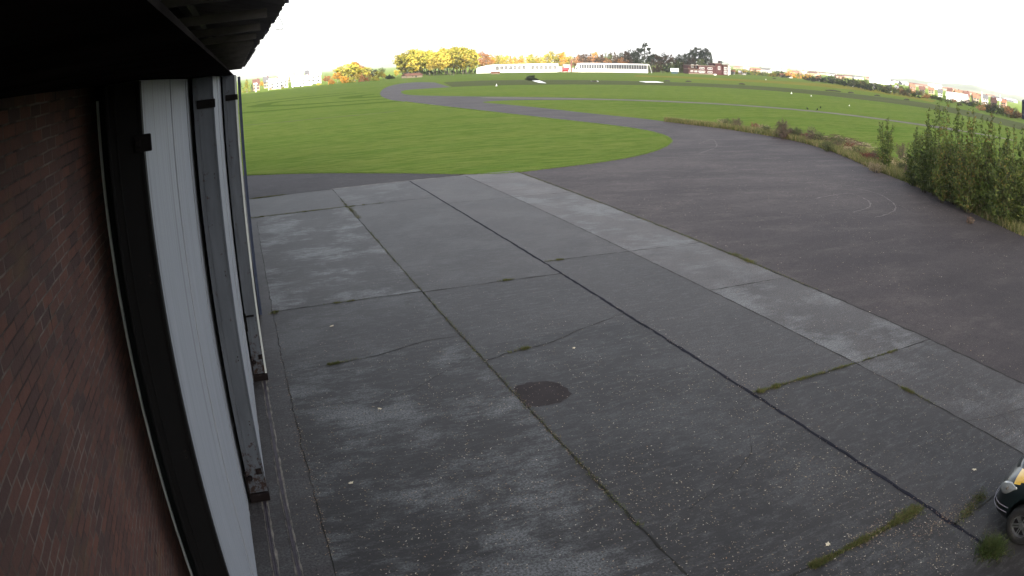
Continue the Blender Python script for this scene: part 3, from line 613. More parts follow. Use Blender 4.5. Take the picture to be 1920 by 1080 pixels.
def row(items, where, group, name='tree', base=None, leaves=900):
    """items: (px, top row, kind, colour, width factor, distance)"""
    items = sorted(items, key=lambda q: q[0]); wmul = 1.45 if 'autumn clump' in where else 1.2 if 'left houses' in where else 1.0
    if 'autumn clump' in where: leaves = 1500
    for i, (px, top, kind, col, wd, dist) in enumerate(items):
        q = AT(px, top, dist); h = max(1.0, q.z)
        nm = 'bush' if kind == 'bush' else name
        tree(kind, col, q, h, wd*wmul, '%s %s, %s %s' % (CW[col], KW[kind], nth(i), where), group, nm, leaves, cat='bush' if kind == 'bush' else 'tree')
# left, behind the lawn (sunlit)
row([(462, 148, 'cone', 'ygreen', 1.5, 330), (451, 154, 'cone', 'mid', 1.3, 335), (472, 158, 'cone', 'blue', 1.3, 330), (482, 155, 'open', 'russet', 1.1, 420), (490, 152, 'round', 'orange', 1.0, 430), (499, 152, 'open', 'brown', 1.0, 440), (512, 150, 'open', 'mid', 1.1, 480), (520, 148, 'round', 'pale', 1.0, 490), (537, 147, 'open', 'orange', 1.1, 470), (543, 144, 'round', 'ygreen', 1.2, 480), (556, 143, 'round', 'gold', 1.2, 470), (561, 145, 'open', 'mid', 1, 520), (574, 142, 'round', 'mid', 1.2, 520), (598, 153, 'bush', 'gold', 1.2, 350), (530, 165, 'bush', 'ygreen', 1.2, 345), (506, 163, 'bush', 'russet', 1.1, 350)],
    'by the left houses', 'trees by the far houses on the left')
row([(614, 141, 'round', 'russet', 1.1, 350), (622, 146, 'bush', 'orange', .8, 345), (632, 134, 'round', 'orange', 1.0, 365), (641, 124, 'round', 'ygreen', 1.25, 372), (652, 117, 'round', 'ygreen', 1.2, 376), (664, 117, 'tall', 'orange', 1.5, 380), (673, 120, 'round', 'russet', 1.1, 384), (683, 124, 'round', 'ygreen', 1.1, 380), (694, 129, 'open', 'brown', 1.1, 385), (646, 141, 'bush', 'orange', .8, 350), (658, 143, 'bush', 'ygreen', .8, 350), (672, 136, 'round', 'gold', .9, 352), (682, 138, 'bush', 'russet', .8, 350), (692, 133, 'cone', 'gold', 1.5, 352), (700, 128, 'open', 'dark', 1.0, 420), (704, 139, 'bush', 'ygreen', .8, 355), (710, 132, 'round', 'ygreen', 1.0, 360), (718, 136, 'round', 'gold', .8, 360), (727, 138, 'bush', 'dark', .9, 372), (735, 139, 'bush', 'mid', .9, 376), (716, 126, 'round', 'mid', .7, 470), (744, 130, 'round', 'gold', .8, 400)],
    'in the left autumn clump', 'autumn trees behind the left lawn')
# grove of tall yellow trees with bare trunks
grove = []
for i in range(22):
    px = 754+i*6.3; top = np.interp(px, [750, 765, 790, 815, 835, 850, 880, 893], [106, 95, 94, 95, 90, 90, 90, 95])+rnd.uniform(-1, 1.5)
    grove.append((px+rnd.uniform(-2, 2), top, 'round' if i % 3 else 'tall', 'ygreen' if i % 3 == 0 else 'gold' if i % 3 == 1 else 'ygreen', rnd.uniform(1.3, 1.55), rnd.uniform(412, 436)))
grove[9] = (812, 104, 'round', 'gold', .95, 402); grove[12] = (833, 97, 'round', 'gold', .9, 405)
row(grove, 'in the sunlit yellow grove', 'tall trees of the sunlit grove', leaves=2400)
row([(760+i*11, 128+rnd.uniform(-3, 3), 'bush', 'dark', 1.0, rnd.uniform(446, 456)) for i in range(13)], 'beneath the yellow grove', 'undergrowth beneath the grove', leaves=700)
# wood behind the white hangars, from russet through gold to dark
wood = []
def wline(px): return np.interp(px, [893, 905, 918, 930, 945, 960, 985, 1000, 1012, 1020, 1030, 1042, 1046, 1060, 1075, 1085, 1095, 1101, 1110, 1125, 1140, 1160, 1185, 1190], [96, 95, 98, 103, 101, 104, 102, 103, 104, 103, 100, 92, 97, 99, 105, 102, 99, 96, 98, 98, 99, 97, 92, 93])
cols = ['russet', 'russet', 'orange', 'ygreen', 'gold', 'orange', 'ygreen', 'orange', 'gold', 'ygreen', 'orange', 'gold', 'gold', 'ygreen', 'orange', 'gold', 'mid', 'russet', 'brown', 'brown', 'orange', 'brown', 'mid', 'brown', 'dark', 'brown', 'dark', 'dark']
for i, px in enumerate(np.linspace(897, 1190, 40)):
    col = cols[int(i/40*len(cols))]; kind = 'cone' if i in (8, 11, 18, 24, 28, 31, 34) else 'tall' if i % 4 == 1 else 'round'
    wood.append((px, wline(px)+rnd.uniform(-1, 3), kind, col, rnd.uniform(.95, 1.3) if kind != 'cone' else 1.1, rnd.uniform(485, 530)))
row(wood, 'behind the white hangars', 'trees of the wood behind the hangars')
row([(1082+i*14.0, 106+rnd.uniform(-3, 3), 'round', 'brown' if i % 2 else 'russet', 1.5, 480) for i in range(8)], 'close behind the right hangar', 'brown trees behind the right hangar')
row([(1207, 78, 'open', 'dark', 1.05, 452), (1196, 92, 'open', 'dark', .9, 458), (1219, 96, 'open', 'dark', .9, 456), (1213, 112, 'bush', 'mid', .8, 436), (1226, 99, 'round', 'brown', 1.2, 490), (1240, 98, 'round', 'dark', 1.2, 500), (1252, 101, 'round', 'brown', 1.2, 495), (1263, 106, 'round', 'dark', 1.2, 500), (1234, 112, 'bush', 'brown', .9, 452), (1250, 115, 'bush', 'dark', .9, 455), (1278, 100, 'round', 'dark', 1.1, 520), (1288, 97, 'round', 'dark', 1.0, 520), (1297, 94, 'tall', 'dark', 1.1, 520), (1304, 89, 'poplar', 'dark', 1.3, 530), (1311, 89, 'poplar', 'dark', 1.5, 530), (1322, 92, 'tall', 'dark', 1.4, 525), (1329, 99, 'tall', 'dark', 1.0, 520), (1272, 112, 'bush', 'mid', .9, 465), (1283, 113, 'bush', 'brown', .8, 468), (1298, 108, 'round', 'brown', 1.2, 505), (1314, 108, 'round', 'mid', 1.1, 505)],
    'left of the brick control building', 'dark trees beside the control building', leaves=1300)
row([(1337, 126, 'bush', 'dark', 1.0, 462), (1367, 128, 'bush', 'dark', .8, 480), (1372, 130, 'bush', 'dark', .9, 484), (1361, 135, 'bush', 'mid', .6, 470)], 'against the brick control building', 'bushes at the control building', leaves=700)
# ------------------------------------------------------------------ mid-distance buildings
white = plain('white_cladding', (.78, .78, .76), .7, .04); glaz = plain('hangar_glazing', (.045, .05, .06), .6, .5, .4, 0, .1); frame_w = plain('white_frame', (.7, .7, .68), .6, .05); cream = plain('cream_render', (.24, .19, .13), .85, .12)
rbrick = plain('red_brick', (.085, .032, .030), .9, .2, 1.2); troof = plain('orange_tile', (.15, .068, .042), .85, .2, 1); groof = plain('grey_roof', (.06, .06, .065), .8, .2, 1); darkwin = plain('dark_window', (.03, .035, .04), .2, .3); teal = plain('teal_sheet', (.05, .10, .12), .7, .2); redp = plain('red_paint', (.30, .03, .04), .5, .2)
def build_frame(a, bb, name, label, cat, group=None):
    d = bb-a; return thing(name, label, cat, (a.x, a.y, 0), math.atan2(d.y, d.x), group), math.hypot(d.x, d.y)
def gable(mb, x0, x1, y0, y1, z0, z1, axis='x', mi=0, over=.3, th=.15):
    if axis == 'x':
        ym = (y0+y1)/2
        for s_, ya in ((0, y0-over), (1, y1+over)):
            zz = z0-over*(z1-z0)/((y1-y0)/2)
            mb.add([(x0-over, ya, zz), (x1+over, ya, zz), (x1+over, ym, z1), (x0-over, ym, z1), (x0-over, ya, zz+th), (x1+over, ya, zz+th), (x1+over, ym, z1+th), (x0-over, ym, z1+th)], [(0, 1, 2, 3), (4, 5, 6, 7), (0, 1, 5, 4), (0, 3, 7, 4), (1, 2, 6, 5)], mi)
    else:
        xm = (x0+x1)/2
        for xa in (x0-over, x1+over):
            zz = z0-over*(z1-z0)/((x1-x0)/2)
            mb.add([(xa, y0-over, zz), (xa, y1+over, zz), (xm, y1+over, z1), (xm, y0-over, z1), (xa, y0-over, zz+th), (xa, y1+over, zz+th), (xm, y1+over, z1+th), (xm, y0-over, z1+th)], [(0, 1, 2, 3), (4, 5, 6, 7), (0, 1, 5, 4), (0, 3, 7, 4), (1, 2, 6, 5)], mi)
# white hangar on the left: rising roofline, dashed window strip
def Hgt(px, py, p): 
    d = math.hypot(p.x, p.y); return AT(px, py, d).z
a = AT(893, 138, 424); bb = AT(1046, 137, 421)
e, Ln = build_frame(a, bb, 'white_hangar', 'long white hangar with dashed window strip, left of the brick chimney', 'hangar', 'white hangars across the field')
z0 = AT(893, 127, 424).z; z1 = AT(920, 122, 424).z; z2 = AT(1046, 119.5, 421).z
mb = MB(); n = 24
pts = [(0, z0), (Ln*.17, z1), (Ln, z2)]
mb.add([(0, 0, 0), (Ln, 0, 0), (Ln, 0, z2), (Ln*.17, 0, z1), (0, 0, z0), (0, 34, 0), (Ln, 34, 0), (Ln, 34, z2), (Ln*.17, 34, z1), (0, 34, z0)], [(0, 1, 2, 3, 4), (9, 8, 7, 6, 5), (0, 5, 6, 1), (1, 6, 7, 2), (2, 7, 8, 3), (3, 8, 9, 4), (4, 9, 5, 0)])
mb.build('wall', white, e)
for k in range(14):
    if k in (7,): continue
    x = Ln*(.24+.054*k); mb = MB(); mb.box((x, -.12, z1-3.0), (x+Ln*.043, .05, z1-.6)); w_ = mb.build('window', plain('shed_glass', (.012, .012, .016), .8, .2, 3, 0, .05), e)
    mb = MB()
    for q in range(1, 4): mb.box((x+Ln*.043*q/4-.03, -.16, z1-3.0), (x+Ln*.043*q/4+.03, -.122, z1-.6))
    mb.build('window_bars', frame_w, w_)
mb = MB(); mb.box((-.3, -.3, z0-.1), (Ln*.02, 34, z0+.1)); mb.build('gutter', cream, e)
a = AT(1084, 136.5, 421); bb = AT(1215, 137, 420)
e, Ln = build_frame(a, bb, 'white_hangar', 'white hangar with tall continuous glazing band, right of the brick chimney', 'hangar', 'white hangars across the field')
zt = AT(1150, 119.6, 420).z
mb = MB(); mb.box((0, 0, 0), (Ln, 34, zt-3.0)); mb.box((0, 0.4, zt-3.0), (Ln, 34, zt-.01)); mb.build('wall', white, e)
mb = MB(); mb.box((.6, .1, zt-2.95), (Ln-.3, .39, zt-.5)); gl = mb.build('window', glaz, e)
mb = MB()
for k in range(28): mb.box((.5+k*(Ln-.8)/27.5, .0, zt-2.95), (.62+k*(Ln-.8)/27.5+(.5 if k == 10 else 0), .09, zt-.5))
mb.build('window_bars', frame_w, gl)
mb = MB(); mb.box((-.5, -.4, zt-.48), (Ln+.4, .1, zt-.1)); mb.box((-.5, .12, zt), (Ln+.3, 34.2, zt+.14)); mb.build('roof', frame_w, e)
mb = MB(); mb.tube([(Ln+2.2, 0, 0), (Ln+.8, 1, zt)], .12, 6); mb.build('brace', frame_w, e); mb = MB(); mb.tube([(-1.5, 0, zt-3), (-.2, 0, zt-.5)], .3, 6); mb.build('brace', frame_w, e)
# yard between the hangars: chimney, sheds, red tank
a = AT(1046, 136, 418); bb = AT(1084, 136, 418)
e, Ln = build_frame(a, bb, 'boiler_house', 'cream boiler house with red brick chimney between the two white hangars', 'building'); pale_r = plain('pale_render', (.50, .44, .36), .85, .06)
zz = lambda py, px=1065: AT(px, py, 418).z
mb = MB(); mb.box((0, 3, 0), (Ln, 15, zz(128))); mb.box((Ln*.30, 2, 0), (Ln*.62, 12, zz(124))); mb.build('wall', pale_r, e)
mb = MB(); gable(mb, Ln*.28, Ln*.66, 2, 12, zz(124), zz(121)); gable(mb, 0, Ln*.26, 3, 12, zz(128), zz(125)); mb.build('roof', plain('pale_tile', (.40, .27, .19), .85), e)
mb = MB(); mb.box((Ln*.64, 1, 0), (Ln*.70, 3.0, zz(113.5))); mb.build('chimney', rbrick, e)
for q in (.40, .5, .62, .80, .9):
    mb = MB(); mb.box((Ln*q, 1.7 if .3 < q < .6 else 2.8, 1.4), (Ln*q+.8, 2.0 if .3 < q < .6 else 3.0, 2.7)); mb.build('window', darkwin, e)
p = AT(1060, 136, 414); tk = thing('fuel_tank', 'dark red tank on low legs in front of the cream boiler house', 'tank', (p.x, p.y, 0), math.atan2(bb.y-a.y, bb.x-a.x))
mb = MB(); mb.tube([(-1.8, 0, 1.6), (-1.65, 0, 1.6), (1.65, 0, 1.6), (1.8, 0, 1.6)], [.9, 1.2, 1.2, .9], 16); mb.build('barrel', redp, tk)
for sx in (-1, 1):
    mb = MB(); mb.box((sx*1.2-.12, -.7, 0), (sx*1.2+.12, .7, .6)); mb.build('leg', redp, tk)
p = AT(1050, 137, 410); c_ = thing('parked_trailer', 'low dark trailer lying left of the red tank', 'trailer', (p.x, p.y, 0), -.4)
mb = MB(); mb.box((-1.6, -.5, .35), (1.6, .5, .6)); mb.build('deck', darkwin, c_); mb = MB(); mb.tube([(0, -.55, .3), (0, .55, .3)], .3, 12); mb.build('wheel', tyre_m, c_)
# blue-green kiosk with a white roof
a = AT(1258.5, 139, 428); bb = AT(1271, 139, 428)
e, Ln = build_frame(a, bb, 'kiosk', 'small blue-grey kiosk with a white curved roof before the dark trees', 'kiosk')
zt = AT(1265, 134, 428).z; zr = AT(1265, 127.6, 428).z
mb = MB(); mb.box((0, 0, 0), (Ln, 3, zt)); mb.build('wall', teal, e)
mb = MB(); n = 10
mb.v = []; 
for i in range(n+1):
    aa = math.pi*i/n; y = 1.5-1.9*math.cos(aa); z = zt-.1+(zr-zt)*math.sin(aa)
    mb.v += [(-.5, y, z), (Ln+.5, y, z)]
for i in range(n): mb.f.append((2*i, 2*i+1, 2*i+3, 2*i+2)); mb.mi.append(0)
mb.f += [tuple(range(0, 2*n+2, 2)), tuple(range(1, 2*n+3, 2))]; mb.mi += [0, 0]; mb.build('roof', plain('white_sheet_roof', (.62, .64, .62), .6, .1), e)
mb = MB()
for q in (.12, .38, .62, .86): mb.box((Ln*q-.12, -.06, .3), (Ln*q+.12, -.01, zt-.3))
mb.build('panel_slats', darkwin, e)
# control building
a = AT(1291, 139.5, 440); bb = AT(1364, 141, 447)
e, Ln = build_frame(a, bb, 'control_building', 'red brick control building with flat roofs, white windows and rooftop cabin', 'building')
P_ = lambda px: (AT(px, 139, 443)-a).length
zz = lambda py, px=1330: AT(px, py, 443).z
x0, x1, x2, x3, x4 = 0, P_(1308), P_(1343), P_(1357), Ln
H1, H2, H3, H4 = zz(130, 1300), zz(123.5, 1315), zz(118, 1345), zz(122, 1355)
mb = MB(); mb.box((0, 0, 0), (x1-.02, 9, H1)); mb.box((x1*.15, 5, 0), (x1, 16, H2-.02)); mb.box((x1, 1, 0), (x2-.02, 14, H2)); mb.box((x2, .4, 0), (x3, 14, H3-.5)); mb.box((x3+.02, -.4, 0), (x4, 13, H4)); mb.build('wall', rbrick, e)
mb = MB(); mb.box((-.5, -.5, H1+.003), (x1, 9.4, H1+.35)); mb.box((x1*.13, .5, H2+.003), (x2+2, 15, H2+.4)); mb.box((x2-1, -.1, H3-.49), (x3+.4, 14.4, H3-.1)); mb.box((x3-.4, -1.2, H4+.003), (x4+.8, 13.4, H4+.5)); mb.build('roof', plain('parapet', (.17, .13, .10), .8, .15), e)
def win(x, y, z, w_, h, parent=e):
    mb = MB(); mb.box((x, y-.10, z), (x+w_, y-.02, z+h)); f = mb.build('window', frame_w, parent)
    for xa, xb in ((x+.22, x+w_/2-.12), (x+w_/2+.12, x+w_-.22)):
        mb = MB(); mb.box((xa, y-.14, z+.25), (xb, y-.105, z+h-.22)); mb.build('pane', darkwin, f)
for k in range(4): win(1.2+k*2.5, 0, H1*.42, 1.7, H1*.34)
for k in range(2): win(3.0+k*2.9, 5, H1+.9, 1.6, 2.0)
for k in range(4):
    for zq in (H2*.16, H2*.60): win(x1+.9+k*5.1, 1, zq, 3.0, H2*.24)
for k in range(2): win(x2+1.6+k*3.2, .4, H4*.52, 1.5, 2.0)
for k in range(2):
    for zq in (H4*.10, H4*.50): win(x3+.8+k*2.4, -.4, zq, 1.9, 1.9)
mb = MB(); mb.box((x2+3.0, 3, H3-.09), (x2+5.0, 5, zz(113, 1338))); mb.build('chimney', plain('dark_brick', (.06, .045, .05), .9), e)
cz0, cz1 = H4+.5, zz(115, 1358); cw0, cw1 = x3-.6, x4+.2
mb = MB(); mb.box((cw0, -.8, cz1-.3), (cw1, 4.5, cz1)); mb.box((cw0, -.8, cz0+.003), (cw1, 4.5, cz0+.9))
for x_ in (cw0, (cw0+cw1)/2, cw1-.25):
    for y_ in (-.8, 4.2): mb.box((x_, y_, cz0+.9), (x_+.25, y_+.25, cz1-.3))
cb_ = mb.build('rooftop_cabin', plain('grey_green_frame', (.28, .32, .30), .6, .1), e)
mb = MB(); mb.tube([((cw0+cw1)/2-1.2, 1, cz0+.9), ((cw0+cw1)/2-1.2, 1, cz1-.5)], .7, 10); mb.build('instrument_cupboard', darkwin, cb_)
mb = MB(); mb.box((x3+3.4, -.75, 0), (x3+4.0, -.45, H4)); mb.build('drainpipe', frame_w, e)
mb = MB(); mb.box((0, -.9, .0), (x2, -.3, .5)); mb.build('terrace_wall', cream, e)
p = AT(1341, 142.5, 415); sg = thing('white_sign', 'small white board on the grass before the brick control building', 'sign', (p.x, p.y, 0), -.7)
mb = MB(); mb.box((-.75, -.05, .2), (.75, .05, .9)); mb.build('board', white, sg)
for sx in (-1, 1):
    mb = MB(); mb.box((sx*.6-.04, -.04, 0), (sx*.6+.04, .04, .2)); mb.build('leg', white, sg)
# little hut left of the grove
a = AT(762, 147.5, 372); bb = AT(792, 146, 378)
e, Ln = build_frame(a, bb, 'brick_hut', 'low cream hut with orange-red roof at the foot of the yellow grove', 'hut')
zt = AT(777, 141, 375).z
mb = MB(); mb.box((0, 0, 0), (Ln, 4.2, zt)); mb.build('wall', cream, e)
mb = MB(); gable(mb, 0, Ln, 0, 4.2, zt, AT(777, 137.6, 375).z); mb.build('roof', troof, e)
mb = MB(); mb.box((Ln*.56, -.06, .1), (Ln*.64, -.01, zt-.3)); mb.build('door', darkwin, e)
mb = MB(); mb.box((Ln*.36, -.06, zt*.5), (Ln*.42, -.01, zt*.8)); mb.build('window', darkwin, e)
# dark mound-like bush by the runway, stacked hay and other small field things
p = G(996, 151); tree('bush', 'dark', p, 2.15, 1.75, 'dark rounded bush alone on the runway edge before the white hangar', None, 'dark_bush', 4200, .10, 'bush')
p = AT(929, 141.5, 385); b_ = thing('upturned_skip', 'low brown-roofed box on the sunlit grass before the left white hangar', 'skip', (p.x, p.y, 0), -.5)
mb = MB(); mb.box((-2.2, -.8, 0), (2.2, .8, .8)); mb.build('body', cream, b_); mb = MB(); gable(mb, -2.2, 2.2, -.8, .8, .82, 1.35); mb.build('lid', troof, b_)
wm = plain('white_marker', (.75, .76, .74), .6, .05)
for i, pts in enumerate([[(998, 151.5), (1012, 151.6), (1024, 156.2), (1010, 155.2)], [(1199, 153.0), (1230, 153.2), (1244, 154.8), (1210, 154.6)], [(1108, 152.2), (1121, 152.2), (1122, 153.2), (1108, 153.2)]]):
    P = pl(*pts); c0 = sum(P, Vector())/4
    mb = MB(); 
    vs = [(q-c0) for q in P]; mb.add([(q.x, q.y, 0) for q in vs]+[(q.x, q.y, .10) for q in vs], [(0, 3, 2, 1), (4, 5, 6, 7), (0, 1, 5, 4), (1, 2, 6, 5), (2, 3, 7, 6), (3, 0, 4, 7)])
    o = mb.build('runway_marker', wm); o.location = (c0.x, c0.y, .01); tag(o, ['large slanting white board flat beside the dark rounded bush', 'long white board flat on the runway before the right white hangar', 'short thin white board flat on the runway between the hangars'][i], 'runway marker', 'flat white boards on the runway')
def cone(p, h, i, lab):
    e = thing('marker_cone', lab, 'marker', (p.x, p.y, 0), 0, 'white markers standing on the grass')
    mb = MB(); mb.tube([(0, 0, .06), (.02, 0, h*.6), (0, 0, h)], [h*.28, h*.18, h*.05], 12); mb.build('cone', wm, e)
    mb = MB(); mb.box((-h*.35, -h*.35, 0), (h*.35, h*.35, .06)); mb.build('base', wm, e)
for i, (px, py, h, lab) in enumerate([(931, 161.5, 1.1, 'tall white marker on the grass far left, below the left white hangar'), (1484, 176, .9, 'white marker on the right field, left one of the close pair'), (1521, 180.5, .6, 'small white marker on the right field, right one of the close pair'), (1592.5, 198.5, .45, 'small white marker near the thin path, right of the crows'), (1436, 149.8, 1.0, 'white marker on the far grass beyond the runway, right of the control building')]):
    cone(G(px, py), h*.62, i, lab)
crow_m = plain('black_feather', (.012, .012, .014), .6, .2)
for i, (px, py, lab) in enumerate([(1514, 206.2, 'black crow on the path, leftmost of three'), (1532, 207.8, 'black crow on the path, middle of three'), (1538, 204.0, 'black crow on the grass above the path, rightmost of three')]):
    p = G(px, py); e = thing('crow', lab, 'bird', (p.x, p.y, 0), rnd.uniform(0, 6), 'crows by the thin path')
    mb = MB(); mb.tube([(-.34, 0, .20), (-.16, 0, .22), (0, 0, .26), (.14, 0, .32), (.2, 0, .40), (.26, 0, .42), (.34, 0, .40)], [.03, .07, .12, .10, .06, .055, .01], 10); mb.tube([(.0, .04, 0), (.0, .04, .2)], .012, 5); mb.tube([(.0, -.04, 0), (.0, -.04, .2)], .012, 5); mb.build('body', crow_m, e, 0, True)
p = AT(1855, 151.5, 90); e = thing('flying_bird', 'small dark bird flying alone in the white sky at the right', 'bird', tuple(p), .6)
mb = MB(); mb.tube([(-.22, 0, 0), (-.08, 0, .02), (.08, 0, .03), (.2, 0, .03)], [.02, .06, .05, .01], 8); mb.add([(.08, 0, .04), (-.08, 0, .04), (-.12, .38, .16), (-.02, .40, .17)], [(0, 1, 2, 3)]); mb.add([(.08, 0, .04), (-.08, 0, .04), (-.12, -.38, .16), (-.02, -.40, .17)], [(0, 3, 2, 1)]); mb.build('body', crow_m, e)
soil = plain('soil', (.03, .03, .018), .95, .4)
for i, (px, py) in enumerate([(1114, 153.8), (1251, 152.8), (1291, 153.6), (1391, 158.3), (1562, 171), (1596, 174.5), (1645, 180), (1700, 187.5), (1452, 148)]):
    p = G(px, py); mb = MB(); L_ = 1.2+(1.8 if i == 4 else 0)
    mb.v = []; n = 12
    for k in range(5):
        rr = math.cos(k/4*math.pi/2); zz_ = math.sin(k/4*math.pi/2)*.5
        for q in range(n): aq = 6.283*q/n; jj = rnd.uniform(.85, 1.15); mb.v.append((L_*rr*math.cos(aq)*jj, .8*rr*math.sin(aq)*jj, zz_))
    for k in range(4):
        for q in range(n): mb.f.append((k*n+q, k*n+(q+1) % n, (k+1)*n+(q+1) % n, (k+1)*n+q)); mb.mi.append(0)
    o = mb.build('earth_heap', soil); o.location = (p.x, p.y, 0); o.rotation_euler.z = RWY
    tag(o, 'low dark earth heap on the runway edge, %s of the line' % nth(i if i < 8 else 8), 'heap', 'earth heaps along the runway')
# ------------------------------------------------------------------ houses
wcols = [plain('house_white', (.50, .48, .45), .85, .05), cream, plain('house_pink', (.25, .15, .11), .85, .08), rbrick, plain('house_grey', (.17, .17, .18), .85, .05)]
wname = ['white', 'cream', 'pinkish', 'red brick', 'grey']
rcols = [troof, groof, plain('brown_roof', (.07, .035, .028), .85, .2), plain('pale_roof', (.30, .30, .32), .7, .05)]
rname = ['orange-tiled', 'grey', 'brown', 'pale']
def house(px, dist, wpx, h, wc, rc, lab, group, ang=None, depth=8):
    a = AT(px-wpx/2, 150, dist); bb = AT(px+wpx/2, 150, dist)
    e, Ln = build_frame(a, bb, 'house', lab, 'house', group)
    if ang: e.rotation_euler.z += ang
    depth = min(depth, Ln*1.2); mb = MB(); mb.box((0, 0, 0), (Ln, depth, h*.62)); ax = 'x' if Ln > depth*.8 else 'y'
    if ax == 'x': mb.add([(0, 0, h*.62), (0, depth, h*.62), (0, depth/2, h)], [(0, 1, 2)]); mb.add([(Ln, 0, h*.62), (Ln, depth, h*.62), (Ln, depth/2, h)], [(0, 1, 2)])
    else: mb.add([(0, 0, h*.62), (Ln, 0, h*.62), (Ln/2, 0, h)], [(0, 1, 2)]); mb.add([(0, depth, h*.62), (Ln, depth, h*.62), (Ln/2, depth, h)], [(0, 1, 2)])
    mb.build('wall', wcols[wc], e)
    mb = MB(); gable(mb, 0, Ln, 0, depth, h*.63, h, ax); r_ = mb.build('roof', rcols[rc], e)
    mb = MB(); mb.box((Ln*.7, depth/2-.3, h*.8), (Ln*.7+.6, depth/2+.3, h+.5)); mb.build('chimney', rbrick, r_)
    nw = max(2, int(Ln/4)); 
    for k in range(nw):
        x = Ln*(k+.5)/nw-.6
        for za, zb in ((.14, .30), (.40, .54)):
            if dist > 640 and za > .3: continue
            mb = MB(); mb.box((x, -.06, h*za), (x+1.2, -.01, h*zb)); mb.build('window', darkwin, e)
    return e
hs = [(480, 360, 12, 5.5, 2, 2), (499, 400, 10, 6, 1, 1), (515, 352, 20, 5.2, 0, 3), (531, 362, 17, 6.0, 0, 3), (554, 366, 16, 5.5, 0, 3), (574, 366, 22, 5.2, 0, 3), (592, 400, 20, 7.5, 0, 3), (581, 470, 16, 7.5, 0, 1), (540, 560, 14, 7, 4, 3), (562, 640, 14, 9, 4, 3), (590, 700, 16, 11, 4, 3)]
for i, (px, dd, wp, h, wc, rc) in enumerate(sorted(hs)):
    house(px, dd, wp, h, wc, rc, '%s house with %s roof beyond the lawn, %s beside the masts' % (wname[wc], rname[rc], nth(i)), 'houses beyond the lawn on the left')
p = AT(557, 161, 345); vn = thing('parked_van', 'pale blue-white van parked below the left masts', 'van', (p.x, p.y, 0), .1)
mb = MB(); mb.box((-2.4, -.9, .4), (1.4, .9, 2.3)); mb.add([(1.4, -.9, .4), (2.4, -.9, .4), (2.4, -.9, 1.2), (1.7, -.9, 2.2), (1.4, -.9, 2.3), (1.4, .9, .4), (2.4, .9, .4), (2.4, .9, 1.2), (1.7, .9, 2.2), (1.4, .9, 2.3)], [(0, 1, 2, 3, 4), (9, 8, 7, 6, 5), (1, 6, 7, 2), (2, 7, 8, 3), (3, 8, 9, 4), (0, 5, 6, 1)]); mb.build('body', plain('van_paint', (.55, .65, .75), .3, .03), vn, .05)
for xx in (-1.5, 1.5):
    mb = MB(); mb.tube([(xx, -.95, .38), (xx, .95, .38)], .38, 14); mb.build('wheel', tyre_m, vn)
mast_m = plain('mast_steel', (.62, .62, .60), .6, .05)
for i, (px, base, top, dist) in enumerate([(479, 174, 157, 330), (503, 170, 152, 345), (525, 168, 146, 345), (548, 166, 142, 345), (566, 164, 141, 350)]):
    q = AT(px, top, dist); e = thing('floodlight_mast', 'pale floodlight mast standing by the left houses, %s of five' % nth(i), 'mast', (q.x, q.y, 0), 0, 'floodlight masts on the left')
    mb = MB(); mb.tube([(0, 0, 0), (0, 0, q.z)], [.30 if i > 2 else .2, .2 if i > 2 else .12], 8); mb.build('pole', mast_m, e); mb = MB(); mb.box((-.8, -.2, q.z-.3), (.8, .2, q.z+.3)); mb.build('lamp_head', mast_m, e)
# hedge line and town on the right
HORD = 'beyond the far edge of the right field'
def base_d(px): return float(np.interp(px, [1370, 1450, 1560, 1620, 1700, 1760, 1830, 1920], [500, 520, 420, 360, 330, 330, 300, 255]))
def top_r(px): return float(np.interp(px, [1370, 1420, 1470, 1520, 1560, 1600, 1650, 1700, 1750, 1800, 1850, 1880, 1915], [131, 131, 134, 139, 143, 146, 155, 164, 176, 186, 190, 194, 205]))
it = []
for i in range(40):
    px = 1374+i*6.9; lowcol = 'gold' if px < 1440 else 'orange' if 1475 < px < 1530 and i % 2 else 'dark' if i % 3 else 'mid'
    it.append((px+rnd.uniform(-2, 2), top_r(px)-rnd.uniform(-1, 3.5), 'bush' if i % 3 else 'round', lowcol if px > 1450 else ['pale', 'ygreen', 'mid', 'gold'][i % 4], 1.7, base_d(px)-rnd.uniform(-25, 20)))
row(it, 'in the far right hedge line', 'trees along the right field edge', leaves=500)
it = []
for i in range(40):
    px = 1650+i*6.7; it.append((px, top_r(px)-rnd.uniform(-2, 3), 'bush' if i % 2 else 'round', ['dark', 'brown', 'dark', 'mid', 'russet'][i % 5], 1.4, base_d(px)+rnd.uniform(0, 60)))
row(it, 'in the dark scrub behind the young trees', 'dark trees at the right field end', leaves=600)
for i in range(13):
    px = [1375, 1388, 1396, 1465, 1476, 1483, 1532, 1536, 1600, 1617, 1640, 1668, 1681][i]
    house(px, base_d(px)+rnd.uniform(0, 25), rnd.uniform(4, 7), rnd.uniform(2.6, 3.6), [0, 1, 0, 1, 0, 0, 2, 0, 0, 1, 0, 0, 4][i], [0, 3, 1, 0, 0, 2, 0, 0, 1, 0, 3, 1, 3][i], '%s low house at the hedge line, %s past the control building' % (wname[[0, 1, 0, 1, 0, 0, 2, 0, 0, 1, 0, 0, 4][i]], nth(i)), 'houses at the right field edge', rnd.uniform(-.4, .4))
row([(1655+i*10.3, top_r(1655+i*10.3)+rnd.uniform(-1, 5), 'round' if i % 2 else 'bush', ['dark', 'mid', 'brown', 'dark', 'russet'][(i*3) % 5], 1.6, base_d(1655+i*10.3)-rnd.uniform(2, 30)) for i in range(25)], 'in front of the right town houses', 'trees before the right town houses', leaves=600)
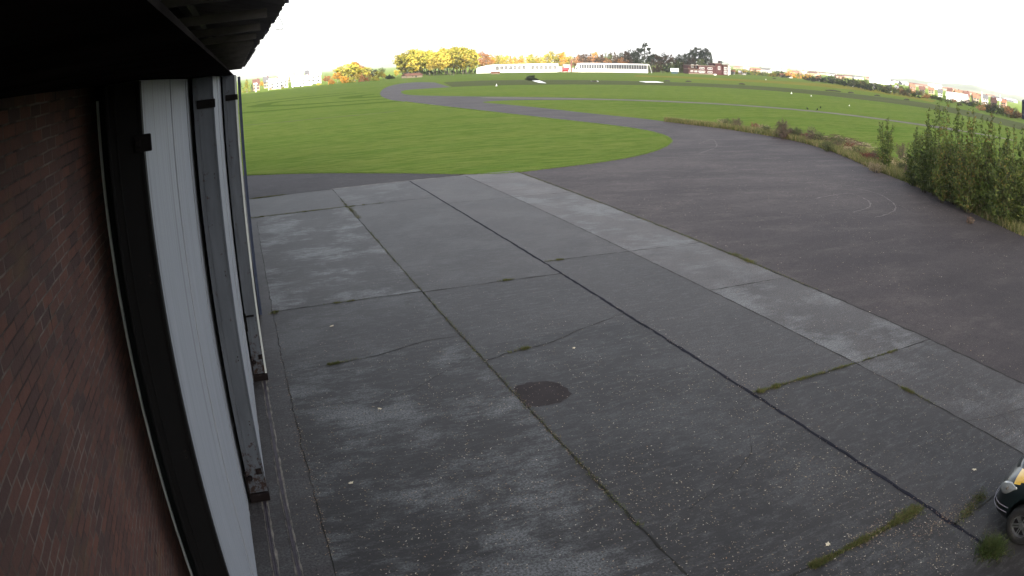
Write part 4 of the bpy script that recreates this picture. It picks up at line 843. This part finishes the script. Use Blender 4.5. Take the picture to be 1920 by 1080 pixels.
for i in range(11):
    px = 1712+i*17.0; wc, rc = [(2, 0), (1, 2), (1, 0), (0, 1), (2, 2)][i % 5]
    house(px, base_d(px)+rnd.uniform(60, 160), rnd.uniform(8, 12), rnd.uniform(4, 5.5), wc, rc, '%s town house with %s roof, %s behind the right scrub' % (wname[wc], rname[rc], nth(i)), 'houses behind the right scrub', rnd.uniform(-.4, .4))
for i in range(30):
    px = 1382+i*17.6; dist = rnd.uniform(700, 1300); wc, rc = [(4, 3), (2, 0), (1, 0), (0, 1), (2, 2), (1, 2)][rnd.randrange(6)]
    top = float(np.interp(px, [1370, 1430, 1500, 1560, 1620, 1700, 1760, 1830, 1920], [127, 126, 130, 137, 143, 155, 165, 178, 194]))+rnd.uniform(1, 5)
    house(px, dist, rnd.uniform(10, 22), max(4, AT(px, top, dist).z), wc, rc, '%s town building with %s roof, %s on the far right skyline' % (wname[wc], rname[rc], nth(i)), 'far town on the right skyline', rnd.uniform(-.5, .5), 14)
it = []
for i in range(39):
    px = 1385+i*13.5; dist = rnd.uniform(650, 1300); top = float(np.interp(px, [1370, 1430, 1500, 1560, 1620, 1700, 1760, 1830, 1920], [127, 125, 129, 137, 143, 155, 164, 177, 193]))+rnd.uniform(-1, 4)
    it.append((px, top, 'round' if i % 2 else 'cone', ['blue', 'mid', 'orange', 'dark', 'ygreen'][i % 5], 1.3, dist))
row(it, 'among far right skyline roofs', 'trees among the far town', leaves=400)
# long white shed with curved roof at the right
for (pa, ya, pb, yb, dd, top, lab) in [((1774), 186, 1814, 186, 360, 176.5, 'long white arched shed behind the tallest young tree'), ((1630), 156, 1668, 160, 700, 147, 'long white flat warehouse on the right skyline left of the young trees'), ((1740), 168, 1765, 172, 900, 158, 'bright white warehouse on the skyline above the orange roofs')]:
    a = AT(pa, ya, dd); bb = AT(pb, yb, dd); e, Ln = build_frame(a, bb, 'warehouse', lab, 'warehouse', 'white sheds of the town'); zt = max(4, AT((pa+pb)/2, top, dd).z)
    mb = MB(); mb.box((0, 0, 0), (Ln, 18, zt*.5)); mb.build('wall', white, e)
    mb = MB(); n = 10
    for i in range(n+1): aa = math.pi*i/n; mb.v += [(-.3, 9-9.3*math.cos(aa), zt*.5+zt*.5*math.sin(aa)), (Ln+.3, 9-9.3*math.cos(aa), zt*.5+zt*.5*math.sin(aa))]
    for i in range(n): mb.f.append((2*i, 2*i+1, 2*i+3, 2*i+2)); mb.mi.append(0)
    mb.f += [tuple(range(0, 2*n+2, 2)), tuple(range(1, 2*n+3, 2))]; mb.mi += [0, 0]; mb.build('roof', white, e, 0, True)
for i, (px, top, base, dist) in enumerate([(1875, 178, 200, 300), (1841, 173, 186, 380), (1646, 143, 152, 640)]):
    q = AT(px, top, dist); e = thing('lamp_mast', 'thin pale mast on the right skyline, ' + ['rightmost of three, tallest', 'middle one of three', 'leftmost of three beside the white warehouse'][i], 'mast', (q.x, q.y, 0), 0, 'pale masts on the right')
    mb = MB(); mb.tube([(0, 0, 0), (0, 0, q.z)], [.22, .12], 8); mb.build('pole', mast_m, e); mb = MB(); mb.box((-.3, -.12, q.z-.1), (.3, .12, q.z+.2)); mb.build('lamp_head', mast_m, e)
q = AT(1920.5, 187, 262); e = thing('water_tank', 'dark blue cylindrical tank at the right picture edge beyond the young trees', 'tank', (q.x, q.y, 0))
mb = MB(); mb.tube([(0, 0, 0), (0, 0, q.z-.4)], 1.0, 18); mb.build('shell', plain('navy_tank', (.007, .009, .024), .8, .2, 3, 0, .1), e); mb = MB(); mb.tube([(0, 0, q.z-.4), (0, 0, q.z)], [1.05, .5], 18); mb.build('lid', plain('navy_tank', (0, 0, 0)), e)
# ------------------------------------------------------------------ far hills
hm = plain('hill_land', (.07, .085, .05), .95, .5, .006)
def hills(az0, az1, dist, h0, seed, name='hills'):
    r = random.Random(seed); mb = MB(); n = 60; ph = [r.uniform(0, 6.28) for _ in range(5)]
    for i in range(n+1):
        a = R(az0+(az1-az0)*i/n); env = min(1, i/6, (n-i)/6)
        h = h0*env*(.6+.22*math.sin(i*.23+ph[0])+.14*math.sin(i*.61+ph[1])+.06*math.sin(i*1.7+ph[2]))
        for (dd, hh) in ((dist, -2), (dist*1.06, h*.55), (dist*1.15, h), (dist*1.35, h*.6), (dist*1.6, -2)): mb.v.append((dd*math.sin(a), dd*math.cos(a), hh))
    for i in range(n):
        for j in range(4): q = i*5+j; mb.f.append((q, q+5, q+6, q+1)); mb.mi.append(0)
    tag(mb.build(name, hm, None, 0, True), kind='structure')
hills(-4, 34, 3000, 26, 3); hills(34, 66, 3600, 42, 4); hills(50, 80, 2000, 22, 5)
# ================================================================== VERGE
def blades(name, P, h, wd, mat, r, lean=.35):
    n = len(P); a = r.random(n)*6.28; hh = h*(.45+.75*r.random(n)); ln = r.normal(size=(n, 2))*lean*hh[:, None]
    u = np.stack([np.cos(a), np.sin(a), np.zeros(n)], 1)*wd/2
    tip = P+np.concatenate([ln, hh[:, None]], 1)
    return quads(name, np.stack([P-u, P+u, tip], 1), mat)
verge_m = leafmat('verge_grass_blades', [(.075, .095, .022), (.10, .11, .03), (.05, .07, .018), (.20, .165, .07), (.085, .10, .03), (.26, .21, .11)])
ep = EDGE[:]; seglen = [0]
for i in range(1, len(ep)): seglen.append(seglen[-1]+(ep[i]-ep[i-1]).length)
def edge_at(s):
    i = max(0, min(len(ep)-2, int(np.searchsorted(seglen, s))-1)); f = (s-seglen[i])/max(1e-6, seglen[i+1]-seglen[i]); p = ep[i].lerp(ep[i+1], f)
    d = (ep[i+1]-ep[i]).normalized(); nrm = Vector((d.y, -d.x, 0))
    if nrm.dot(Vector((1, 1, 0))) < 0: nrm = -nrm
    return p, nrm
s0 = seglen[int(len(ep)*0.0)]; S_ = seglen[-1]
def startfrom(px, py):
    g = G(px, py); return seglen[min(range(len(ep)), key=lambda i: (ep[i]-g).length)]
sA = startfrom(1250, 228)
P = []
for k in range(52000):
    s = rnd.uniform(sA, S_); p, nrm = edge_at(s); u = (s-sA)/(S_-sA); wdt = .4+3.6*min(1, u*2.2); d = wdt*rnd.random()**1.2+rnd.gauss(-.03, .08); q = p+nrm*d
    P.append((q.x, q.y, 0))
P = np.array(P); v_ = P.copy()
o = blades('verge_grass', P, .55, .05, verge_m, rng); tag(o, 'rough uncut verge of green and straw grass along the asphalt edge', 'grass', kind='stuff')
# lawn edge fringe
P = []
for k in range(26000):
    i = rnd.randrange(len(NEAR)-1); p = NEAR[i].lerp(NEAR[i+1], rnd.random()); q = p+Vector((rnd.gauss(0, .10), rnd.gauss(.05, .10), 0)); P.append((q.x, q.y, 0))
for k in range(9000):
    i = rnd.randrange(len(inner2)-15); 
o = blades('lawn_edge_grass', np.array(P), .10, .03, leafmat('lawn_blades', [(.10, .155, .03), (.13, .18, .035), (.08, .13, .022)]), rng, .5); tag(o, 'short grass fringe at the rounded edge of the near lawn', 'grass', kind='stuff')
# tufts and moss in the joints
P = []
def along(a, bb, n, sp, hmul=1): 
    cl_ = [(rnd.random(), rnd.uniform(.01, .06)) for _ in range(max(3, int((Vector(bb)-Vector(a)).length*3)))]
    for _ in range(n):
        c_, w_ = rnd.choice(cl_); f = min(1, max(0, rnd.gauss(c_, w_))) if rnd.random() < .75 else rnd.random(); q = Vector(a).lerp(Vector(bb), f); P.append((q.x+rnd.gauss(0, sp), q.y+rnd.gauss(0, sp), .02))
along((6.9, 5.70, 0), (9.55, 5.72, 0), 5200, .03); along((9.0, 5.72, 0), (9.6, 5.75, 0), 1200, .07); along((9.9, 10.97, 0), (10.6, 11.0, 0), 1100, .04); along((10.6, 11, 0), (13.2, 11.0, 0), 900, .025); along((13.3, 11, 0), (15, 11, 0), 350, .03)
along((.1, 36.2, 0), (5.1, 36.15, 0), 1500, .06); along((5.1, 38.5, 0), (5.2, 33, 0), 900, .06); along((5.2, 36.1, 0), (7, 36.1, 0), 260, .04); along((-.3, 42.0, 0), (2.2, 42.0, 0), 1400, .10)
along((1.5, 16.45, 0), (2.3, 16.55, 0), 420, .035); along((5.13, 8, 0), (5.13, 30, 0), 1500, .035); along((5.8, 15.5, 0), (6.4, 15.6, 0), 350, .04); along((7.6, 21.05, 0), (8.2, 21.05, 0), 260, .04); along((9.9, 22.5, 0), (10.6, 22.5, 0), 260, .04); along((16.6, 16, 0), (16.6, 42, 0), 2600, .05); along((16.62, 19.3, 0), (16.75, 20.8, 0), 900, .09); along((13.27, 8.3, 0), (13.27, 9.4, 0), 420, .04); along((.35, 20.9, 0), (.6, 21.1, 0), 260, .06); along((2.0, 21.1, 0), (3.5, 21.1, 0), 260, .03); along((9.8, 4.9, 0), (11.3, 5.2, 0), 800, .07)
o = blades('joint_weeds', np.array(P), .045, .012, leafmat('joint_blades', [(.06, .08, .018), (.085, .095, .025), (.04, .055, .015), (.12, .09, .04)]), rng, .9); tag(o, 'moss and small weeds growing along the slab joints', 'weeds', kind='stuff')
P = []
for _ in range(2200):
    a = rnd.random()*6.28; rr = abs(rnd.gauss(0, .16)); P.append((9.78+rr*math.cos(a)*1.2, 3.93+rr*math.sin(a)*.9, .02))
o = blades('grass_tuft', np.array(P), .17, .012, leafmat('tuft_blades', [(.04, .075, .012), (.06, .10, .018), (.025, .05, .010), (.12, .11, .04), (.015, .03, .008)]), rng, .7); tag(o, 'bushy green grass tuft growing from the joint beside the car wheel', 'grass tuft')
# fallen leaves
def litter(n, fn, size, name, mat, lab):
    P = np.array([fn() for _ in range(n)]); V = leaf_shapes(P, size, rng, .45); c_ = V.mean(1, keepdims=True)
    V[..., 2] = c_[..., 2]+np.clip((V[..., 2]-c_[..., 2])*.25, -.006, .012)
    return tag(quads(name, V, mat), lab, 'leaves', kind='stuff')
def fl():
    while True:
        x = rnd.uniform(-.05, 16); y = 4+abs(rnd.gauss(0, 1))*7.5
        if y > 40: continue
        if x > 10.2 and rnd.random() < .6: continue
        if rnd.random() > .25+.75*(.5+.5*math.sin(x*1.3+y*.7+1.2*math.sin(y*.9))*math.cos(y*1.1-x*.6)): continue
        if x < .4 and rnd.random() < .5: continue
        return (x, y, .026)
pale_leaf = leafmat('fallen_leaf', [(.24, .19, .14), (.30, .26, .20), (.17, .10, .06), (.21, .17, .11), (.12, .08, .055), (.38, .34, .28)], .05)
litter(13000, fl, .036, 'fallen_leaves', pale_leaf, 'small pale dry leaves strewn over the concrete apron')
def fl2():
    while True:
        x = rnd.uniform(16.5, 40); y = rnd.uniform(6, 45)
        if rnd.random() < .5+.5*math.sin(x*.7)*math.sin(y*.5): return (x, y, .012)
litter(3800, fl2, .05, 'scattered_leaves', pale_leaf, 'sparse pale leaves scattered over the asphalt')
def fl3():
    k = rnd.randrange(4); c0 = [(XL[0], 9, 5), (9.85, 4.9, 1.4), (8.5, 5.75, 1.2), (5.13, 9, 5)][k]
    if k in (0, 3): return (c0[0]+rnd.gauss(0, .05), c0[1]+abs(rnd.gauss(0, c0[2])), .026)
    return (c0[0]+rnd.gauss(0, .7), c0[1]+rnd.gauss(0, .12)+(.3 if k == 1 else 0), .026)
litter(1500, fl3, .032, 'joint_leaves', leafmat('brown_leaf', [(.14, .08, .05), (.24, .16, .10), (.10, .06, .045), (.30, .24, .16)], .05), 'brown leaf litter caught in the slab joints')
for i, (px, py, s, lab) in enumerate([(1827, 880, .11, 'single pale leaf lying on the apron left of the car'), (658, 905, .10, 'single cream leaf on the apron near the rails'), (712, 766, .10, 'single tan leaf on the apron beside the pale stain'), (622, 611, .13, 'single pale leaf between rail and first joint'), (1076, 652, .10, 'single pale leaf beside the cracked joint'), (1552, 1020, .11, 'yellow leaf by the mossy joint at lower right')]):
    p = G(px, py, .03); mb = MB(); n = 10; vs = [(s*.6*math.cos(6.283*k/n)*(1 if k % 2 else .62), s*.42*math.sin(6.283*k/n)*(1 if k % 2 else .62), .006*math.sin(k*1.7)) for k in range(n)]
    mb.add([(0, 0, .012)]+vs, [(0, 1+k, 1+(k+1) % n) for k in range(n)]); o = mb.build('fallen_leaf', plain('pale_leaf_skin', (.42, .37, .27), .8, .2, 9)); o.location = p; o.rotation_euler = (.05, .05, rnd.uniform(0, 6)); so = o.modifiers.new('t', 'SOLIDIFY'); so.thickness = .002; tag(o, lab, 'leaf', 'single larger leaves on the apron')
# ------------------------------------------------------------------ shrubs on the verge
def shrub_leafy(name, p, h, rad, n, size, mat, lab, cat, group=None, stems=6, stem_mat=None, spire=.0, i=0):
    r = np.random.default_rng(1000+i); e = thing(name, lab, cat, (p.x, p.y, 0), 0, group); mb = MB(); pts = []; per = n//stems
    for s in range(stems):
        a = 6.283*s/stems+r.uniform(-.3, .3); rr = rad*r.uniform(.15, .8); H = h*(r.uniform(.72, 1.0) if not spire else r.uniform(.82, .95) if s == 1 else r.uniform(.42, .68)) if s else h
        base = np.array([rr*.25*math.cos(a), rr*.25*math.sin(a), 0]); top = np.array([rr*math.cos(a), rr*math.sin(a), H]) if s else np.array([0, 0, H])
        mid = (base+top)/2+np.array([r.normal()*.06, r.normal()*.06, 0]); mb.tube([tuple(base), tuple(mid), tuple(top)], [.025, .016, .005], 5)
        # side twigs with leaf clusters; clusters shorten towards the tip
        nt_ = int(14+h*4)
        for k in range(nt_):
            z = .06+.94*(k+r.random())/nt_; c_ = base*(1-z)+top*z; zz_ = z*H/h; ln = rad*((.8 if zz_ < .45 else .8*max(0, 1-(zz_-.45)/.5)**1.8+.05)*(.55+.45*min(1, z*4))+.06)*r.uniform(.45, 1.15); a2 = r.uniform(0, 6.283)
            tip = c_+np.array([ln*math.cos(a2), ln*math.sin(a2), ln*.45])
            if k % 2 == 0: mb.tube([tuple(c_), tuple(tip)], [.006, .003], 3)
            m_ = max(4, int(per/nt_*(1.75-1.35*z))); f = r.random((m_, 1))**.7; q = c_*(1-f)+tip*f+r.normal(size=(m_, 3))*(.045+.06*ln); pts.append(q)
    P = np.concatenate(pts); P[:, 2] = np.clip(P[:, 2], .03, None)
    mb.build('trunk', stem_mat or bark_d, e); quads('crown', leaf_shapes(P, size, r, .62), mat, e); return e
horn = [leafmat('hornbeam_dark', [(.040, .064, .014), (.058, .085, .018), (.085, .110, .024), (.030, .046, .011), (.11, .125, .03)]), leafmat('hornbeam_turning', [(.055, .078, .017), (.085, .10, .022), (.042, .060, .013), (.14, .10, .028), (.065, .09, .02), (.048, .072, .017)]), leafmat('hornbeam_light', [(.055, .088, .017), (.075, .105, .022), (.04, .064, .013), (.10, .12, .025)])]
TR = [(1716, 352, 238, .75, 0), (1738, 365, 203, .8, 0), (1757, 372, 184, .85, 0), (1772, 385, 190, .8, 1), (1793, 388, 190, .85, 0), (1811, 398, 205, .9, 1), (1822, 405, 202, .8, 1), (1838, 405, 213, .85, 2), (1857, 412, 208, .85, 1), (1872, 418, 226, .9, 2), (1886, 425, 238, .95, 0), (1899, 430, 233, .9, 1), (1914, 434, 236, .95, 0), (1935, 440, 240, 1.0, 0), (1782, 375, 246, .9, 0), (1846, 392, 258, .95, 1), (1890, 405, 262, 1.0, 2)]
tw = ['dark green', 'orange-tinged', 'light green']
for i, (px, py, top, rad, k) in enumerate(TR):
    g = G(px, py); gg = g+Vector((.85, .45, 0))*(1.9 if i > 13 else .7)*1.0; d = math.hypot(gg.x, gg.y); h = max(2.0, AT(px, top, d).z)
    q = AT(px, 300, d); q.z = 0
    where = ['leftmost of the row, detached at its near end', 'with a thin leaning spire, second in the row', 'tallest of the row, third from the left', 'fourth in the row, spire beside the tallest', 'fifth in the row from the left', 'sixth in the row from the left', 'seventh in the row from the left', 'eighth in the row from the left', 'ninth in the row from the left', 'tenth in the row from the left', 'eleventh in the row from the left', 'twelfth in the row from the left', 'cut by the right picture edge', 'at the row end just outside the right edge', 'low one behind the third and fourth spires', 'low one behind the middle of the row', 'low one behind the right end of the row'][i]
    shrub_leafy('young_tree', q, h, rad*(1.0+.35*rnd.random()), 4200, .13, horn[k], '%s young hornbeam %s' % (tw[k], where), 'tree', 'young trees at the asphalt edge', 7, None, 1, i)
shrub_leafy('young_tree', G(1657, 322)+Vector((.5, .3, 0)), AT(1652, 220, G(1657, 322).length+.3).z, .80, 3400, .12, horn[0], 'lone dark green young tree standing apart, left of the row', 'tree', 'young trees at the asphalt edge', 6, None, 0, 40)
drab = leafmat('drab_twigs', [(.09, .055, .045), (.06, .04, .035), (.12, .08, .06), (.05, .05, .03)]); redl = leafmat('red_bramble', [(.16, .035, .03), (.10, .03, .025), (.20, .06, .04), (.06, .05, .03)]); darkred = leafmat('dark_red_twigs', [(.07, .025, .025), (.05, .03, .03), (.10, .05, .04), (.14, .11, .08)]); straw = leafmat('straw', [(.26, .21, .12), (.20, .16, .08), (.32, .27, .17)]); grn = leafmat('bramble_green', [(.05, .07, .02), (.07, .085, .025), (.09, .09, .04), (.04, .05, .018)])
for i, (px, py, h, rad, n, mt, lab) in enumerate([
    (1464, 262, 2.0, 1.15, 3000, drab, 'brown leafless-looking round shrub on the verge, biggest of the brown ones'), (1490, 262, 1.3, .9, 1500, grn, 'dull green shrub just right of the big brown shrub'), (1518, 270, 1.6, .9, 1200, drab, 'thin grey-brown weeds right of the dull green shrub'), (1533, 272, 1.2, .9, 1000, grn, 'upright green weeds before the dark brushwood'),
    (1380, 240, 1.1, .9, 900, drab, 'small dark shrub on the verge, far left end'), (1352, 237, .8, .9, 700, straw, 'pale straw clump at the far left end of the verge'), (1548, 285, 1.0, 1.0, 1200, grn, 'low green bramble left of the brushwood heap'),
    (1625, 305, .75, .9, 1600, redl, 'bright red bramble patch beside the lone young tree'), (1690, 300, 1.5, .9, 900, drab, 'grey bare weeds between lone tree and the row'), (1700, 318, 1.1, .8, 900, straw, 'pale straw stalks at the foot of the first row tree'), (1640, 325, .7, .9, 900, straw, 'straw-coloured grass clump below the lone young tree'), (1745, 350, 1.0, .8, 1000, straw, 'tan dry weeds beneath the second row tree'), (1800, 385, 1.0, .9, 1200, leafmat('orange_weed', [(.16, .10, .03), (.10, .08, .03), (.20, .14, .05)]), 'orange-brown weeds at the foot of the middle row'), (1850, 408, .9, .9, 1000, straw, 'dry tan weeds beneath the right end of the row'), (1820, 418, .30, .22, 90, drab, 'tiny dry weed growing through the asphalt')]):
    g = G(px, py); shrub_leafy('verge_shrub' if i not in (5, 9, 10, 11, 13, 14) else 'dry_weed', g+Vector((.5, .3, 0)) if i != 14 else G(1818, 419), h, rad, n, .085, mt, lab, 'shrub' if i not in (5, 9, 10, 11, 13, 14) else 'weed', 'shrubs and weeds on the verge', 7, None, 0, 60+i)
vk = [(grn, 'green'), (straw, 'straw-coloured'), (drab, 'brown'), (grn, 'green'), (redl, 'reddish')]
for i in range(22):
    s = startfrom(1340, 239)+(startfrom(1700, 340)-startfrom(1340, 239))*(i+.5)/22; p, nrm = edge_at(s); mt, cn = vk[(i*7) % 5]
    shrub_leafy('verge_weed', p+nrm*rnd.uniform(1.0, 3.0), rnd.uniform(.6, 1.15), rnd.uniform(.6, 1.0), 520, .10, mt, '%s weed clump on the asphalt verge, %s of the low ones' % (cn, nth(i)), 'weed', 'low weeds along the verge', 6, None, 0, 200+i)
e = thing('brushwood_heap', 'heap of cut dark red and grey branches on the verge', 'brushwood', tuple(G(1572, 272)+Vector((0, 0, 0))))
mb = MB(); mb2 = MB()
for k in range(260):
    a = rnd.gauss(RWY, .6); x = rnd.gauss(0, 1.7); y = rnd.gauss(0, .75); z = max(.05, 1.0*math.exp(-(x/2.4)**2-(y/1.0)**2)*rnd.random()+.05); L_ = rnd.uniform(.5, 1.3)
    cx_, cy_ = x*math.cos(RWY)-y*math.sin(RWY), x*math.sin(RWY)+y*math.cos(RWY)
    (mb if k % 3 else mb2).tube([(cx_-L_*math.cos(a)/2, cy_-L_*math.sin(a)/2, z), (cx_, cy_, z+.10), (cx_+L_*math.cos(a)/2, cy_+L_*math.sin(a)/2, z+rnd.uniform(-.1, .2))], .014, 4)
mb.build('branches', plain('cut_twigs', (.055, .024, .024), .9, .4, 2), e); mb2.build('pale_branches', plain('pale_twigs', (.24, .19, .14), .9, .3, 2), e)
r_ = np.random.default_rng(5); P = r_.normal(size=(2400, 3))*np.array([1.6, .7, .2])+np.array([0, 0, .3]); ca_, sa_ = math.cos(RWY), math.sin(RWY); P = np.stack([P[:, 0]*ca_-P[:, 1]*sa_, P[:, 0]*sa_+P[:, 1]*ca_, np.clip(P[:, 2], .02, None)], 1); quads('dead_leaves', leaf_shapes(P, .08, r_), darkred, e)
# ================================================================== CLOUD that shades the airfield (high, behind the camera) and HAZE
CLZ = 520.0
edge_px = [(430, 184), (520, 171.5), (600, 162.5), (700, 150.5), (790, 144.5), (890, 140.2), (1000, 138.6), (1090, 138.2), (1150, 136.9)]
sh = [G(*q) for q in edge_px]+[AT(1168, 135, 470), AT(1180, 120, 720), AT(1345, 120, 760), AT(1372, 135, 520), G(1420, 142.6), G(1500, 149), G(1600, 160.5), G(1700, 178), G(1800, 197), G(1920, 222)]
sh = [Vector((p.x, p.y, 0)) for p in sh]+[Vector((420, 40, 0)), Vector((480, -220, 0)), Vector((260, -420, 0)), Vector((-60, -430, 0)), Vector((-220, -240, 0)), Vector((-180, 60, 0)), Vector((-90, 250, 0))]
sh = smooth_line(sh, 22, True)
off = Vector((sd.x, sd.y, 0))*(CLZ/sd.z)
mb = MB(); cen = sum(sh, Vector())/len(sh); n = len(sh); rings = [(1.0, 0.0), (.985, 14), (.93, 30), (.80, 46), (.55, 60), (.25, 66), (0.02, 68)]
low = [(.97, -7), (.85, -12), (.5, -15), (.02, -16)]
for (k, z) in rings+low:
    for i, p in enumerate(sh):
        q = cen+(p-cen)*k; jj = 0 if k == 1.0 else rnd.uniform(-6, 6)
        mb.v.append((q.x+off.x, q.y+off.y, CLZ+z+jj*(.9 if z > 0 else .3)))
order = list(range(len(rings)))
for a_, b_ in list(zip(order[:-1], order[1:]))+[(0, len(rings))]+[(len(rings)+i, len(rings)+i+1) for i in range(len(low)-1)]:
    for i in range(n): mb.f.append((a_*n+i, a_*n+(i+1) % n, b_*n+(i+1) % n, b_*n+i)); mb.mi.append(0)
cl = mb.build('cloud', plain('cloud_white', (.8, .8, .8), 1.0, .05, .01, 0, 0), None, 0, True); tag(cl, 'grey-based cloud high behind the hangar shading the airfield', 'cloud', kind='stuff')
HAZE = True
if HAZE:
    m = bpy.data.materials.new('haze_air'); m.use_nodes = True; t = m.node_tree; t.nodes.clear(); o_ = t.nodes.new('ShaderNodeOutputMaterial'); pv = t.nodes.new('ShaderNodeVolumePrincipled')
    pv.inputs['Color'].default_value = (.9, .94, 1, 1); pv.inputs['Density'].default_value = .00013; pv.inputs['Anisotropy'].default_value = .1; t.links.new(pv.outputs[0], o_.inputs['Volume'])
    mb = MB(); mb.box((-600, -300, -3), (6500, 6500, 120)); hz = mb.build('haze', m); tag(hz, kind='stuff')
